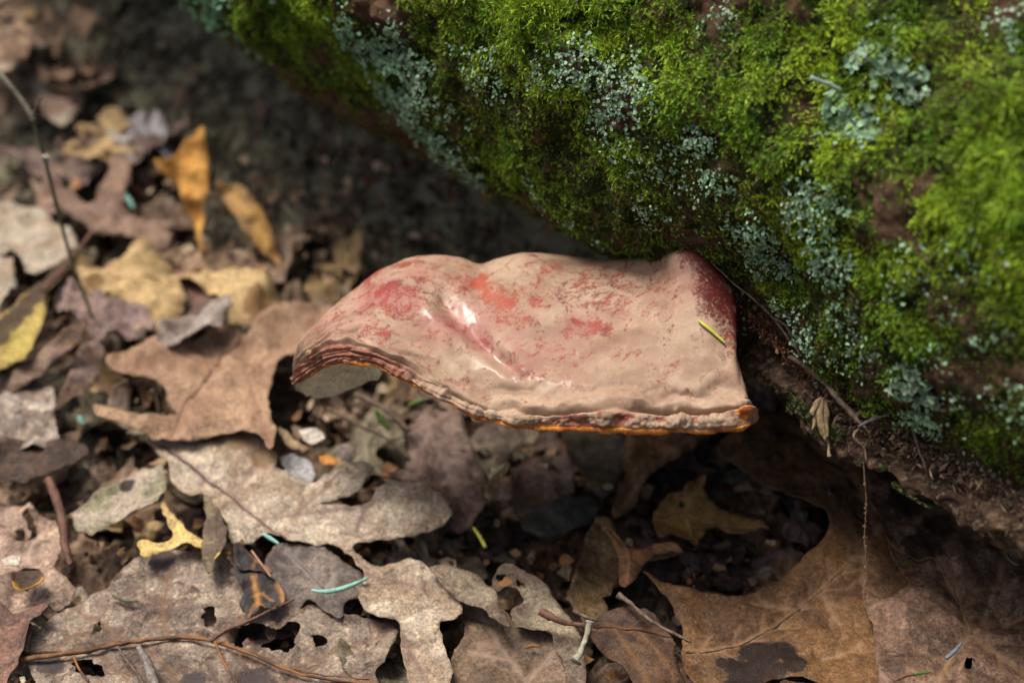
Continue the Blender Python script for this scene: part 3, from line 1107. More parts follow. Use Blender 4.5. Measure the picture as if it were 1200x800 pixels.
traced('leaf_scrap', 'thin torn black leaf sliver above the crumpled blue black scrap',
       [(279, 628), (290, 640), (305, 652), (322, 676), (306, 668), (290, 664), (279, 652)], z=.0250, look=lk(BLK, vein=(.35, .18, .07)), crump=.003, curl=.002, sp=.0011,
       veins=[[(284, 632), (300, 650), (318, 673)]])
traced('leaf_scrap', 'ragged grey green leaf flake above the yellow antler shaped scrap',
       [(88, 607), (100, 590), (130, 575), (150, 560), (185, 548), (197, 550), (195, 575), (180, 600), (160, 608), (135, 618), (105, 627)], z=.021, tilt=(.12, -.1),
       look=lk(PALE, col=(.34, .285, .22), col2=(.18, .18, .10)), crump=.0025, curl=.002, stains=[(150, 570, 6)], ragged=.0009)
traced('skeletal_leaf', 'honeycombed pinkish brown leaf with torn holes at the left edge',
       [(-20, 595), (25, 590), (45, 600), (68, 608), (72, 640), (64, 665), (86, 690), (72, 712), (50, 712), (30, 722), (-20, 705)], z=.0165, ragged=.0009,
       look=lk(GRY, col=(.33, .235, .175), col2=(.19, .13, .10), mottle=.9), crump=.003, curl=.002, holes=[[(17, 618), (24, 614), (30, 628), (22, 632)], [(28, 600), (38, 604), (44, 622), (34, 622)],
                                                                                           [(22, 672), (30, 668), (48, 672), (46, 682), (30, 690), (22, 685)]],
       veins=[[(-20, 640), (30, 650), (60, 690)], [(30, 650), (50, 620)]])
traced('curled_leaf', 'smooth reddish brown leaf in the very front left corner',
       [(-25, 705), (20, 716), (42, 704), (56, 712), (38, 730), (27, 765), (12, 800), (0, 830), (-25, 830)], z=.0215, tilt=(.15, .1),
       look=lk(PUR, col=(.20, .11, .08), col2=(.10, .06, .05), mottle=.3), crump=.002, curl=.003)
traced('rolled_scrap', 'tiny dark leaf roll with a bright orange rim at the left edge',
       [(15, 676), (30, 672), (47, 672), (52, 682), (40, 692), (24, 696), (17, 690)], z=.0240, look=lk(DRK, vein=(.6, .3, .03)), crump=.001, curl=.0035, rc=.002, sp=.0009,
       veins=[[(16, 688), (24, 695), (40, 692), (52, 680)]], ragged=.0002)
traced('leaf_scrap', 'narrow pinkish flat seed husk on the mottled oak leaf near the left edge',
       [(38, 730), (41, 733), (39, 750), (33, 765), (27, 764), (31, 745)], z=.0195, look=lk(GRY, col=(.42, .28, .23), mottle=.3), crump=.0006, sp=.001)
# left middle
traced('oak_leaf', 'broad tan oak leaf with a rolled upper edge left of the bracket tip',
       [(122, 425), (150, 412), (190, 407), (230, 398), (262, 382), (272, 385), (285, 395), (300, 380), (325, 370), (355, 366), (385, 362), (390, 385), (365, 412), (338, 424),
        (322, 440), (316, 470), (318, 500), (323, 520), (318, 536), (306, 524), (290, 512), (270, 507), (250, 512), (215, 514), (190, 515), (165, 510), (130, 507),
        (116, 497), (115, 485), (150, 490), (185, 492), (206, 485), (192, 472), (195, 458), (178, 442), (150, 440), (128, 436)],
       z=.0290, tilt=(.0, -.02), look=lk(TAN, mottle=.18, vein=(.20, .11, .07)), crump=.0024, curl=.0030, rc=.006, quilt=.0018,
       veins=[[(283, 395), (262, 415), (240, 445), (215, 480), (200, 510)], [(318, 530), (292, 450), (283, 398)], [(262, 415), (215, 425), (150, 430)], [(290, 440), (330, 400), (380, 375)]],
       lift=[(190, 410, 14, 4), (130, 500, 12, 5), (318, 525, 10, 4)])
traced('curled_leaf', 'yellow ochre curled leaf with a purple mouth like hollow behind the broad tan oak leaf',
       [(138, 292), (158, 282), (180, 281), (205, 298), (235, 299), (270, 308), (300, 323), (330, 343), (356, 360), (340, 370), (300, 370), (268, 366),
        (258, 348), (242, 332), (222, 320), (204, 317), (216, 335), (218, 350), (202, 366), (178, 362), (150, 344), (120, 332), (95, 322), (90, 302), (112, 296)],
       z=.034, tilt=(-.05, .05), look=lk(YEL, mottle=.12, stain=(.22, .12, .05)), stains=[(300, 355, 10), (345, 362, 10), (110, 315, 8)], crump=.004, curl=-.007, rc=.011, sp=.002, lift=[(300, 345, 22, 7), (165, 320, 14, -6), (270, 320, 12, 3)],
       veins=[[(95, 312), (160, 310), (215, 308), (280, 335), (350, 362)]], bend=(0, -.008, 0))
traced('curled_leaf', 'brown rusty under side of a curled leaf inside the yellow ochre leaf',
       [(196, 312), (222, 316), (246, 332), (262, 352), (258, 372), (232, 372), (216, 362), (222, 345), (212, 328)], z=.024, look=lk(PUR, col=(.20, .10, .08)), crump=.003, sp=.002)
traced('upright_leaf', 'bright orange leaf standing on its tip, the taller left one of two',
       [(236, 146), (243, 170), (245, 210), (242, 240), (239, 270), (237, 296), (229, 265), (216, 240), (206, 217), (196, 206), (183, 190), (200, 187), (217, 172)],
       upright=(.222, .9), look=lk(ORA), crump=.003, curl=.003, sp=.0022, veins=[[(236, 150), (228, 210), (237, 290)]])
traced('upright_leaf', 'smaller pale orange pointed leaf leaning right of the taller orange one',
       [(254, 213), (270, 214), (290, 224), (305, 245), (316, 270), (326, 300), (331, 320), (318, 307), (300, 291), (280, 263), (265, 240)],
       upright=(.205, .95), look=lk(ORA, col=(.62, .36, .11), col2=(.6, .4, .2)), crump=.003, curl=.003, sp=.0022, veins=[[(256, 215), (295, 255), (329, 315)]])
traced('lobed_leaf', 'bleached bluish grey lobed leaf at the foot of the dark soil bank',
       [(122, 147), (150, 140), (166, 134), (171, 150), (180, 134), (193, 145), (201, 165), (204, 186), (186, 178), (166, 174), (155, 192), (143, 170), (130, 160)],
       z=.024, look=dict(col=(.44, .43, .44), col2=(.32, .30, .32), mottle=.3), crump=.004, curl=.002, sp=.0025)
traced('broad_leaf', 'large pale brown leaf with a rounded fold in the far left corner',
       [(-40, 0), (0, 8), (35, 16), (58, 32), (76, 42), (58, 52), (32, 60), (18, 78), (-5, 90), (-40, 95)], z=.046, tilt=(-.3, -.2), look=lk(TAN, col=(.42, .33, .25), mottle=.3), crump=.004,
       curl=.003, sp=.0025, veins=[[(-40, 40), (20, 35), (70, 42)]])
traced('broad_leaf', 'mottled sage and tan leaf behind the thin green twig near the far left corner',
       [(22, 112), (45, 90), (70, 75), (95, 60), (106, 80), (102, 110), (90, 130), (74, 152), (60, 142), (45, 124)], z=.032, look=lk(PALE, col=(.30, .26, .19), col2=(.20, .12, .10)), crump=.004,
       sp=.0025, curl=.002)
traced('long_leaf', 'long dusky purple brown leaf lying below the bleached bluish grey one',
       [(60, 182), (78, 212), (96, 225), (112, 220), (125, 190), (138, 165), (152, 175), (150, 205), (145, 235), (170, 248), (202, 264), (192, 284), (160, 276), (130, 262), (100, 254),
        (70, 246), (42, 236), (46, 210)], z=.034, look=lk(PUR, col=(.24, .155, .11), col2=(.16, .10, .075), mottle=.2), crump=.005, curl=-.003, rc=.008, sp=.0025,
       veins=[[(45, 235), (110, 235), (195, 272)]])
traced('broad_leaf', 'wide pale grey tan leaf at the left edge under the thin green twig',
       [(-30, 228), (25, 236), (60, 252), (88, 276), (84, 300), (55, 312), (30, 318), (20, 296), (-30, 286)], z=.031, look=lk(PALE, col=(.40, .35, .27), mottle=.4), crump=.004, curl=.002, sp=.0022)
traced('broad_leaf', 'mottled white and tan leaf lobe against the left edge beside the yellow split leaf',
       [(-30, 292), (10, 290), (18, 315), (16, 340), (-5, 365), (-30, 380)], z=.029, look=lk(PALE, col=(.38, .36, .29), mottle=.8), crump=.003, curl=.002, sp=.0022)
traced('split_leaf', 'bright yellow leaf split by a blackened band at the left edge',
       [(96, 284), (88, 300), (70, 326), (52, 342), (55, 368), (42, 400), (36, 414), (15, 424), (-25, 440), (-25, 392), (5, 362), (26, 344), (52, 326), (76, 300)],
       z=.035, look=lk(YEL, col=(.46, .36, .10), col2=(.34, .24, .08), stain=(.045, .028, .026), mottle=.15), stains=[(96, 286, 10), (84, 300, 10), (72, 313, 10), (60, 326, 10), (48, 338, 10), (36, 350, 10), (24, 362, 10), (12, 375, 10), (0, 388, 10), (-12, 400, 10)],
       crump=.003, curl=.002, sp=.0018)
traced('curled_leaf', 'mauve grey wavy leaf where the thin green twig enters the litter',
       [(62, 345), (80, 330), (115, 338), (150, 352), (176, 368), (178, 392), (160, 404), (132, 400), (112, 396), (98, 382), (92, 368), (75, 360)], z=.030,
       look=lk(PUR, col=(.27, .19, .17), col2=(.16, .11, .1), stain=(.5, .42, .15)), stains=[(165, 385, 5)], crump=.006, curl=.004, sp=.002)
traced('curled_leaf', 'grey silvery twisted leaf above the rolled edge of the broad tan leaf',
       [(188, 378), (205, 366), (235, 362), (262, 344), (270, 368), (256, 388), (225, 399), (200, 406), (186, 404)], z=.0385, look=lk(GRY, col=(.30, .26, .225), col2=(.16, .12, .1)), crump=.005, curl=.002,
       sp=.002, tilt=(0, .2))
traced('long_leaf', 'narrow brown leaf blade pointing down left below the yellow split leaf',
       [(-25, 468), (12, 436), (42, 414), (72, 396), (98, 382), (100, 396), (70, 420), (38, 444), (0, 470), (-25, 488)], z=.030, look=lk(BRN, col=(.22, .15, .11)), crump=.003, curl=.003, sp=.002,
       tilt=(.1, .3))
traced('long_leaf', 'dull brown curved leaf hanging over a black hollow left of the broad tan leaf',
       [(126, 398), (120, 430), (106, 458), (84, 476), (64, 482), (74, 455), (88, 425), (104, 400)], z=.029, look=lk(BRN, col=(.17, .12, .10)), crump=.003, curl=.003, sp=.002, tilt=(-.4, 0))
traced('broad_leaf', 'weathered grey leaf with white glints at the left edge below the narrow brown blade',
       [(-20, 492), (22, 452), (50, 446), (66, 464), (60, 490), (66, 516), (40, 524), (-20, 516)], z=.024, look=lk(GRY, col=(.36, .31, .26), col2=(.17, .13, .1), mottle=.8), crump=.004, curl=.002, sp=.002)
traced('broad_leaf', 'dark chocolate leaf with a raised rim at the left edge',
       [(-20, 538), (20, 522), (60, 514), (95, 522), (102, 536), (82, 547), (50, 562), (20, 570), (-20, 568)], z=.022, look=lk(DRK, col=(.085, .055, .04)), crump=.003, curl=.004, sp=.002)
traced('curled_leaf', 'small cupped brown leaf tip under the left lobe of the broad tan leaf',
       [(126, 487), (130, 462), (138, 448), (150, 443), (153, 462), (152, 488)], z=.020, upright=(.070, .4), look=lk(TAN, col=(.27, .2, .15)), crump=.002, sp=.0018)
# middle, under the bracket
traced('broad_leaf', 'dusky purple brown wrinkled leaf below the middle of the bracket',
       [(474, 505), (492, 482), (525, 474), (545, 498), (556, 530), (578, 570), (562, 612), (532, 626), (520, 600), (500, 574), (468, 562), (452, 552), (480, 532)], z=.014,
       look=lk(PUR, col=(.20, .135, .11), col2=(.13, .09, .075)), crump=.0035, curl=.003, sp=.0018, veins=[[(490, 485), (520, 530), (550, 605)], [(520, 530), (560, 550)]])
traced('broad_leaf', 'light brown pointed leaf just beneath the front rim of the bracket',
       [(538, 524), (560, 508), (590, 498), (622, 500), (628, 514), (604, 530), (586, 548), (572, 532)], z=.013, look=lk(OLV, col=(.25, .2, .14)), crump=.003, curl=.003, sp=.0018)
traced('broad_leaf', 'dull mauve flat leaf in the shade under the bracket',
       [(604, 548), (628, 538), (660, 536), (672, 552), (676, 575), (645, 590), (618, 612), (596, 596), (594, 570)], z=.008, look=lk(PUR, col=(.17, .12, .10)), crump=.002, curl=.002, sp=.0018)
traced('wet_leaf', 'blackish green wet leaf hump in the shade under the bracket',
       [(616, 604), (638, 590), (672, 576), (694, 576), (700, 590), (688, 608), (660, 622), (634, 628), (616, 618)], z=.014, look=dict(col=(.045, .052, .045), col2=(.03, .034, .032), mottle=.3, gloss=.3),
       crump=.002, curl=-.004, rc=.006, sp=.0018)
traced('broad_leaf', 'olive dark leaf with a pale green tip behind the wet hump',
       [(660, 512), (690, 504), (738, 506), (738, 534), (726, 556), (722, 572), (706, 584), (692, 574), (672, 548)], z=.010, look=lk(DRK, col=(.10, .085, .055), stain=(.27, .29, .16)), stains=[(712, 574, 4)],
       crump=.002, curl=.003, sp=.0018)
traced('broad_leaf', 'brown leaf slanting from the bracket rim down into the shade',
       [(742, 504), (832, 502), (824, 520), (792, 540), (764, 556), (746, 588), (728, 602), (722, 596), (730, 556)], z=.012, look=lk(BRN), crump=.0025, curl=.002, sp=.0018,
       veins=[[(825, 508), (770, 540), (730, 590)]])
traced('lobed_leaf', 'golden tan three pointed leaf reaching into the black hollow',
       [(828, 558), (827, 575), (836, 588), (852, 593), (872, 600), (894, 612), (904, 621), (885, 624), (865, 622), (845, 618), (830, 612), (822, 624), (818, 646), (805, 637), (790, 627), (772, 628),
        (764, 602), (774, 586), (800, 578)], z=.016, look=lk(RUS, col=(.30, .17, .05), col2=(.19, .11, .04)), crump=.0018, curl=.0015, sp=.0014, holes=[[(797, 589), (801, 587), (802, 592), (798, 593)]],
       veins=[[(766, 605), (815, 602), (900, 620)], [(800, 603), (826, 562)], [(805, 604), (817, 642)]])
traced('curled_leaf', 'small rust orange leaf curled into two points in front of the golden tan one',
       [(703, 604), (713, 617), (727, 624), (748, 629), (772, 624), (794, 634), (800, 641), (772, 639), (760, 650), (749, 666), (735, 678), (728, 666), (729, 645), (718, 630), (708, 620)], z=.024,
       look=lk(RUS, col=(.34, .17, .075), col2=(.22, .11, .06)), crump=.002, curl=-.003, sp=.0012, veins=[[(708, 612), (738, 640), (736, 676)]])
traced('curled_leaf', 'olive brown leaf with curled lip behind the small rust orange leaf',
       [(703, 604), (724, 632), (730, 668), (716, 690), (706, 702), (714, 722), (702, 738), (684, 726), (668, 700), (676, 672), (688, 640), (694, 618)], z=.013, look=lk(BRN, col=(.17, .115, .055)), crump=.003,
       curl=.003, sp=.0016)
traced('oak_leaf', 'narrow grey olive leaf arm with rusty blotches in the front middle',
       [(592, 664), (612, 674), (636, 690), (652, 706), (667, 725), (682, 755), (688, 790), (680, 812), (668, 802), (660, 772), (650, 747), (634, 739), (605, 735), (600, 716), (614, 706), (598, 690), (580, 692),
        (578, 676)], z=.0195, look=lk(OLV, col=(.25, .21, .145), stain=(.25, .12, .04), mottle=.5), stains=[(592, 684, 5)], crump=.0018, curl=.0018, sp=.0014,
       holes=[[(583, 672), (590, 672), (590, 678), (584, 678)], [(606, 682), (612, 684), (616, 694), (609, 690)]])
traced('oak_leaf', 'greyish leaf lobe ending in a thin spike in the front middle',
       [(503, 670), (522, 664), (548, 668), (566, 678), (578, 694), (584, 716), (596, 734), (580, 728), (560, 706), (540, 700), (520, 690)], z=.0265, look=lk(OLV, col=(.22, .175, .125)), crump=.0018, curl=.0015,
       sp=.0014)
traced('broad_leaf', 'smooth dull brown leaf filling the front edge left of the pale twig',
       [(528, 766), (542, 738), (528, 716), (552, 698), (578, 712), (604, 732), (636, 738), (656, 760), (670, 795), (684, 835), (532, 835)], z=.0135, look=lk(BRN, col=(.185, .125, .085), col2=(.13, .09, .06), mottle=.3),
       crump=.0018, curl=.0015, quilt=.0014, sp=.0014, veins=[[(640, 830), (600, 775), (560, 715)], [(600, 775), (550, 760)], [(615, 795), (650, 765)]])
traced('oval_leaf', 'glossy dark chocolate oval leaf with a stalk at the front edge',
       [(692, 738), (702, 724), (722, 716), (746, 713), (768, 722), (786, 740), (797, 770), (804, 800), (808, 835), (764, 835), (737, 792), (712, 768), (697, 753)], z=.0275, tilt=(.05, .1),
       look=lk(BRN, col=(.085, .045, .024), col2=(.045, .024, .016), vein=(.14, .07, .03), gloss=.25, mottle=.25), crump=.0016, curl=-.0025, quilt=.001, sp=.0013,
       veins=[[(692, 733), (730, 736), (770, 741), (800, 750)], [(720, 736), (745, 770), (770, 820)], [(750, 739), (775, 765), (795, 800)]], stains=[(800, 810, 10)])
# right: the very large leaf
traced('giant_leaf', 'very large golden brown leaf with a deep bay and black stain',
       [(838, 533), (850, 516), (880, 500), (930, 484), (980, 478), (1020, 490), (1075, 520), (1110, 560), (1100, 640), (1080, 720), (1060, 835), (1000, 835), (960, 802), (930, 794), (900, 800), (870, 812), (830, 812),
        (808, 800), (798, 780), (796, 750), (788, 720), (768, 694), (748, 674), (778, 688), (805, 697), (835, 698), (865, 696), (900, 686), (930, 666), (955, 640), (967, 612), (962, 598), (945, 588), (912, 578),
        (882, 562), (860, 546)],
       z=.0220, tilt=(.02, .05), sp=.0014, crump=.0016, curl=.0010, quilt=.0020, look=lk(RUS, col=(.17, .088, .036), col2=(.10, .054, .028), vein=(.30, .18, .10), mottle=.4, gloss=.2),
       veins=[[(800, 762), (850, 758), (890, 742), (935, 712), (975, 678), (1010, 645), (1028, 625)], [(960, 690), (985, 730)], [(1028, 625), (1000, 560), (950, 520)], [(935, 712), (880, 705)],
              [(965, 772), (985, 765), (1010, 752)], [(1010, 645), (1015, 700)]],
       stains=[(865, 780, 9), (885, 765, 10), (915, 765, 10), (900, 790, 12), (930, 780, 8), (870, 800, 10), (845, 775, 4)])
traced('giant_leaf', 'mottled pinkish grey leaf lying on the golden brown one, front right corner',
       [(1010, 520), (1045, 520), (1090, 545), (1140, 580), (1240, 630), (1240, 840), (1034, 840), (1028, 790), (1021, 745), (1014, 708), (1030, 701), (1062, 696), (1063, 682), (1048, 655), (1032, 628), (1024, 600), (1012, 560)],
       z=.0270, tilt=(.06, .02), sp=.0014, crump=.0022, curl=.0016, quilt=.0022, look=lk(OLV, col=(.20, .12, .08), col2=(.11, .066, .044), vein=(.32, .20, .11), mottle=.8, gloss=.2, stain=(.022, .012, .008)),
       veins=[[(1138, 742), (1122, 700), (1108, 675), (1097, 655), (1070, 650), (1040, 640)], [(1175, 662), (1165, 690), (1150, 730), (1138, 742)], [(1138, 742), (1180, 726), (1240, 728)],
              [(1138, 742), (1110, 775), (1090, 830)], [(1180, 655), (1160, 630), (1140, 580)], [(1138, 742), (1200, 790), (1240, 810)]],
       stains=[(1060, 590, 14), (1080, 640, 14), (1045, 560, 12), (1100, 620, 10)], lift=[(1165, 640, 12, 3), (1080, 760, 20, 3)], holes=[[(1132, 778), (1140, 776), (1143, 783), (1134, 786)]])
traced('curled_leaf', 'dark leaf curl with a black rim below the stain of the golden brown leaf',
       [(905, 806), (930, 796), (962, 800), (990, 820), (1000, 840), (890, 840)], z=.0285, look=lk(DRK, col=(.10, .062, .032)), crump=.001, curl=-.002, sp=.0015)
traced('broad_leaf', 'small pale husk with a dark slit at the right edge above the pinkish grey leaf',
       [(1192, 615), (1198, 640), (1196, 664), (1186, 668), (1178, 654), (1184, 632)], z=.0700, look=lk(PALE, col=(.36, .30, .22)), crump=.001, sp=.0012, curl=.002)
# small bright scraps in the gap left of the bracket
for (lb, pts, c3_, zz) in [
    ('small bluish white leaf flake with a nick below the bracket tip', [(328, 540), (345, 534), (366, 540), (371, 556), (364, 567), (350, 560), (338, 554)], (.46, .45, .47), .022),
    ('tiny white leaf scrap catching light below the bracket tip', [(350, 508), (360, 502), (376, 506), (382, 516), (370, 522), (356, 518)], (.70, .64, .55), .022),
    ('tiny bright orange leaf scrap right of the bluish white flake', [(370, 532), (380, 526), (392, 534), (394, 544), (380, 540)], (.62, .28, .06), .021),
    ('tiny pinkish grey scrap between the orange scrap and the pale leaf lobe', [(392, 528), (402, 520), (414, 528), (412, 542), (398, 544)], (.45, .36, .32), .020),
    ('narrow tan leaf sliver left of the tiny white scrap', [(322, 500), (330, 502), (352, 520), (364, 532), (356, 536), (336, 522)], (.40, .29, .17), .019),
    ('tiny yellow bent scrap on a dark leaf in the shade', [(567, 583), (572, 568), (588, 548), (596, 538), (592, 556), (582, 572), (576, 590)], (.42, .33, .17), .018),
    ('small rounded tan leaf curl under the yellow bent scrap', [(568, 572), (590, 562), (602, 572), (600, 584), (588, 588), (574, 584)], (.27, .2, .14), .021),
    ('small tan upright scrap right of the rust orange curled leaf', [(762, 646), (780, 640), (800, 641), (798, 648), (780, 652), (764, 656)], (.27, .19, .11), .016),
    ('pale leaf fragment glinting at the left edge on the honeycombed leaf', [(-2, 652), (14, 648), (24, 656), (20, 664), (4, 662)], (.55, .48, .40), .023),
    ('small cream seed like scrap near the front left corner', [(26, 790), (32, 789), (34, 797), (29, 800)], (.68, .58, .40), .0195),
]:
    traced('leaf_scrap', lb, pts, z=zz, look=dict(col=c3_, mottle=.3, thin=.1), crump=.002, curl=.0012, sp=.0009, ragged=.0005, smooth=False)


# ---- filler leaves, lower in the litter: shapes shared, each one placed, tilted and coloured on its own
def oak_outline(rng, L, lobes, deep, wid):
    pts = []
    n = lobes
    right = []
    for k in range(n):
        t = (k + 0.5) / n
        env = math.sin(math.pi * min(1, 0.12 + t * 0.9)) ** 0.7
        w_out = wid * env * rng.uniform(.85, 1.2)
        w_in = w_out * (1 - deep * rng.uniform(.7, 1.1))
        right.append((L * (t - 0.25 / n), w_in * .9))
        right.append((L * (t + 0.05 / n), w_out))
        right.append((L * (t + 0.28 / n), w_out * .92))
        right.append((L * (t + 0.45 / n), w_in))
    up = [(x, y) for x, y in right]
    dn = [(x + rng.uniform(-.03, .03) * L, -y * rng.uniform(.8, 1.15)) for x, y in right][::-1]
    return [(0, 0.001)] + up + [(L * 1.02, 0)] + dn + [(0, -0.001)]


protos = []
frng = np.random.default_rng(99)
for k in range(14):
    L = frng.uniform(.050, .095)
    if k % 3 == 2:
        o_ = [(0, 0), (L * .2, L * .13), (L * .5, L * .2), (L * .8, L * .12), (L, 0), (L * .8, -L * .13), (L * .5, -L * .19), (L * .2, -L * .12)]
        lat = [[(L * t, 0), (L * (t + .16), L * .14)] for t in (.2, .4, .6)] + [[(L * t, 0), (L * (t + .16), -L * .14)] for t in (.2, .4, .6)]
    else:
        lb = int(frng.integers(3, 5))
        o_ = oak_outline(frng, L, lb, frng.uniform(.35, .7), L * frng.uniform(.28, .40))
        lat = []
        for j in range(lb):
            t = (j + .35) / lb
            for s in (-1, 1):
                lat.append([(L * (t - .05), 0), (L * (t + .12), s * L * .2)])
    V2, w, F, at = leaf_mesh('dead_leaf', o_, [[(0, 0), (L * .5, L * frng.uniform(-.03, .03)), (L, 0)]] + lat, seed=500 + k * 7, sp=.0019, crump=frng.uniform(.002, .0055), curl=frng.uniform(-.005, .006), rc=.007,
                             bend=(frng.uniform(-.012, .012), frng.uniform(-.010, .012), frng.uniform(-.006, .006)), quilt=.0016)
    V = np.column_stack([V2 - V2.mean(0), w])
    protos.append(finish_leaf('dead_leaf', V, F, at))

LAND = [((200, 450), 'the broad tan oak leaf'), ((240, 320), 'the yellow ochre curled leaf'), ((215, 220), 'the taller upright orange leaf'), ((290, 260), 'the smaller upright orange leaf'),
        ((165, 155), 'the bleached bluish grey leaf'), ((30, 45), 'the pale leaf in the far left corner'), ((130, 240), 'the long purple brown leaf'), ((40, 370), 'the yellow split leaf'),
        ((40, 640), 'the honeycombed leaf'), ((300, 580), 'the pale lobed oak leaf'), ((200, 710), 'the mottled front oak leaf'), ((200, 620), 'the yellow antler scrap'), ((350, 545), 'the bluish white flake'),
        ((520, 560), 'the wrinkled purple leaf'), ((655, 600), 'the black green hump'), ((750, 640), 'the rust orange curled leaf'), ((840, 605), 'the golden three pointed leaf'), ((745, 770), 'the glossy chocolate leaf'),
        ((600, 780), 'the smooth brown front leaf'), ((920, 720), 'the golden giant leaf'), ((380, 440), 'the bracket tip'), ((640, 495), 'the bracket rim'), ((100, 540), 'the dark chocolate leaf')]
FCOL = [('tan', (.33, .22, .14)), ('dull brown', (.17, .11, .075)), ('grey brown', (.25, .175, .12)), ('dark brown', (.08, .05, .035)), ('purplish', (.20, .135, .115)), ('olive', (.20, .17, .11)), ('ochre', (.38, .26, .12)),
        ('rusty', (.23, .12, .06)), ('pale grey', (.38, .31, .22)), ('near black', (.04, .028, .022))]
used_labels = set()
SHAPE = ['wavy', 'curled', 'flat', 'crumpled', 'tilted', 'half buried', 'torn', 'bent']


FILL_N = [0]
SKIP = {8, 11, 20, 25, 33, 36, 38, 43, 47, 49, 50, 51, 52, 59, 61, 63, 64, 65, 76, 77, 78, 79, 83, 84, 90, 94, 103, 108, 112, 118, 119, 129, 131, 133, 135, 145, 146, 147, 148, 149, 150, 152, 153, 154, 156, 161,
        166, 167, 169, 172, 173, 178, 179, 181, 184, 185, 186, 187, 188, 189, 192, 196, 198, 199, 202, 203, 205, 206, 207, 208, 209, 210, 211, 212, 213, 214, 215, 216, 217, 218, 219, 220, 221, 223, 225, 226, 227, 228}      # wholly covered by other leaves


def place_filler(px, py, dark=False, dz=0.0, tiltmax=.5):
    g = on_z(px, py, 0.0)
    zz = float(ground_z([g[0]], [g[1]])[0])
    z = zz + .010 + dz
    c = on_z(px, py, z)
    me_ = protos[int(frng.integers(0, len(protos)))]
    FILL_N[0] += 1
    rot = (frng.uniform(-tiltmax, tiltmax), frng.uniform(-tiltmax, tiltmax), frng.uniform(0, 6.28))
    s = frng.uniform(.6, 1.0)
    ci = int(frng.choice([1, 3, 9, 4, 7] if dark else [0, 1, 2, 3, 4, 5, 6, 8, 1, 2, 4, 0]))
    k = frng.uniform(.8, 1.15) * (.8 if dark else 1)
    mot = float(frng.uniform(.2, .8))
    shapes_ = [str(q) for q in frng.permutation(SHAPE)]
    if FILL_N[0] in SKIP:
        return
    o = link('dead_leaf', me_, loc=c)
    o.rotation_euler = rot
    o.scale = (s, s, s)
    solid(o)
    cn, cc = FCOL[ci]
    set_look(o, [x * k for x in cc], mottle=mot, thin=.05)
    d = sorted((math.hypot(px - a[0], (py - a[1])), n_, a) for a, n_ in LAND)
    for dd, n_, a in d:
        dx, dy = px - a[0], py - a[1]
        rel = ('right of' if dx > 0 else 'left of') if abs(dx) > abs(dy) else ('in front of' if dy > 0 else 'behind')
        done = False
        for sh in shapes_:
            lab = f'{sh} {cn} dead leaf {rel} {n_}'
            if lab not in used_labels:
                done = True
                break
        if done:
            break
    used_labels.add(lab)
    tag(o, lab, 'leaf', 'dead leaves deeper in the litter')


cells = []
for py in range(-20, 860, 46):
    for px in range(-30, 1200, 62):
        cells.append((px + frng.uniform(-26, 26), py + frng.uniform(-20, 20)))
for px, py in cells:
    # leaves lie left of the line where the bare soil bank starts, and everywhere in the foreground
    edge_x = np.interp(py, [0, 60, 150, 240, 300, 330], [95, 110, 200, 320, 430, 520])
    if py < 330 and px > edge_x - 20:
        continue
    if px > 1010 and py < 640:
        continue
    if py < 400 and px > 520:
        continue
    if px > 760 and py < 520:
        continue
    dark = (px > 560 and py > 470) or (px > 740)  # darker leaf colours under bracket and trunk, painting in the hollow's shade
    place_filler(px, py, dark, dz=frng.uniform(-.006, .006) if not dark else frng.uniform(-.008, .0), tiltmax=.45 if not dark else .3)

# litter that goes on beyond the picture: one mass
orng = np.random.default_rng(123)
VV, FF, AA, base_ = [], [], [], 0
pv_ = []
for me_ in protos:
    a_v = np.empty(len(me_.vertices) * 3, np.float32)
    me_.vertices.foreach_get('co', a_v)
    a_f = np.empty(len(me_.loops), np.int32)
    me_.loops.foreach_get('vertex_index', a_f)
    pv_.append((a_v.reshape(-1, 3), a_f.reshape(-1, 3)))
tries = 0
while len(VV) < 210 and tries < 4000:
    tries += 1
    x_, y_ = orng.uniform(-.55, .42), orng.uniform(-.38, .42)
    z_ = float(ground_z([x_], [y_])[0]) + .010 + orng.uniform(-.004, .006)
    qx, qy = pix(np.array([[x_, y_, z_]]))
    if -120 < qx[0] < 1320 and -140 < qy[0] < 930:
        continue
    if (x_ - T0[0]) * E_OUT[0] + (y_ - T0[1]) * E_OUT[1] < .0:
        continue
    v_, f_ = pv_[int(orng.integers(0, len(pv_)))]
    a1, a2 = orng.uniform(0, 6.28), orng.uniform(-.35, .35)
    w_ = v_ * orng.uniform(.65, 1.0)
    w_ = w_ @ np.array([[1, 0, 0], [0, math.cos(a2), math.sin(a2)], [0, -math.sin(a2), math.cos(a2)]])
    w_ = w_ @ np.array([[math.cos(a1), math.sin(a1), 0], [-math.sin(a1), math.cos(a1), 0], [0, 0, 1]])
    VV.append(w_ + np.array([x_, y_, z_]))
    FF.append(f_ + base_)
    base_ += len(v_)
nv_ = base_
lt = link('leaf_litter', mesh_np('leaf_litter', np.vstack(VV), np.vstack(FF), True, {'vein': np.zeros(nv_), 'edge': np.zeros(nv_), 'stain': np.zeros(nv_)}), M_LEAF)
set_look(lt, (.27, .19, .125), (.14, .09, .06), mottle=.5)
tag(lt, 'brown dead leaf litter covering the ground around the scene', 'leaf litter', kind='stuff')

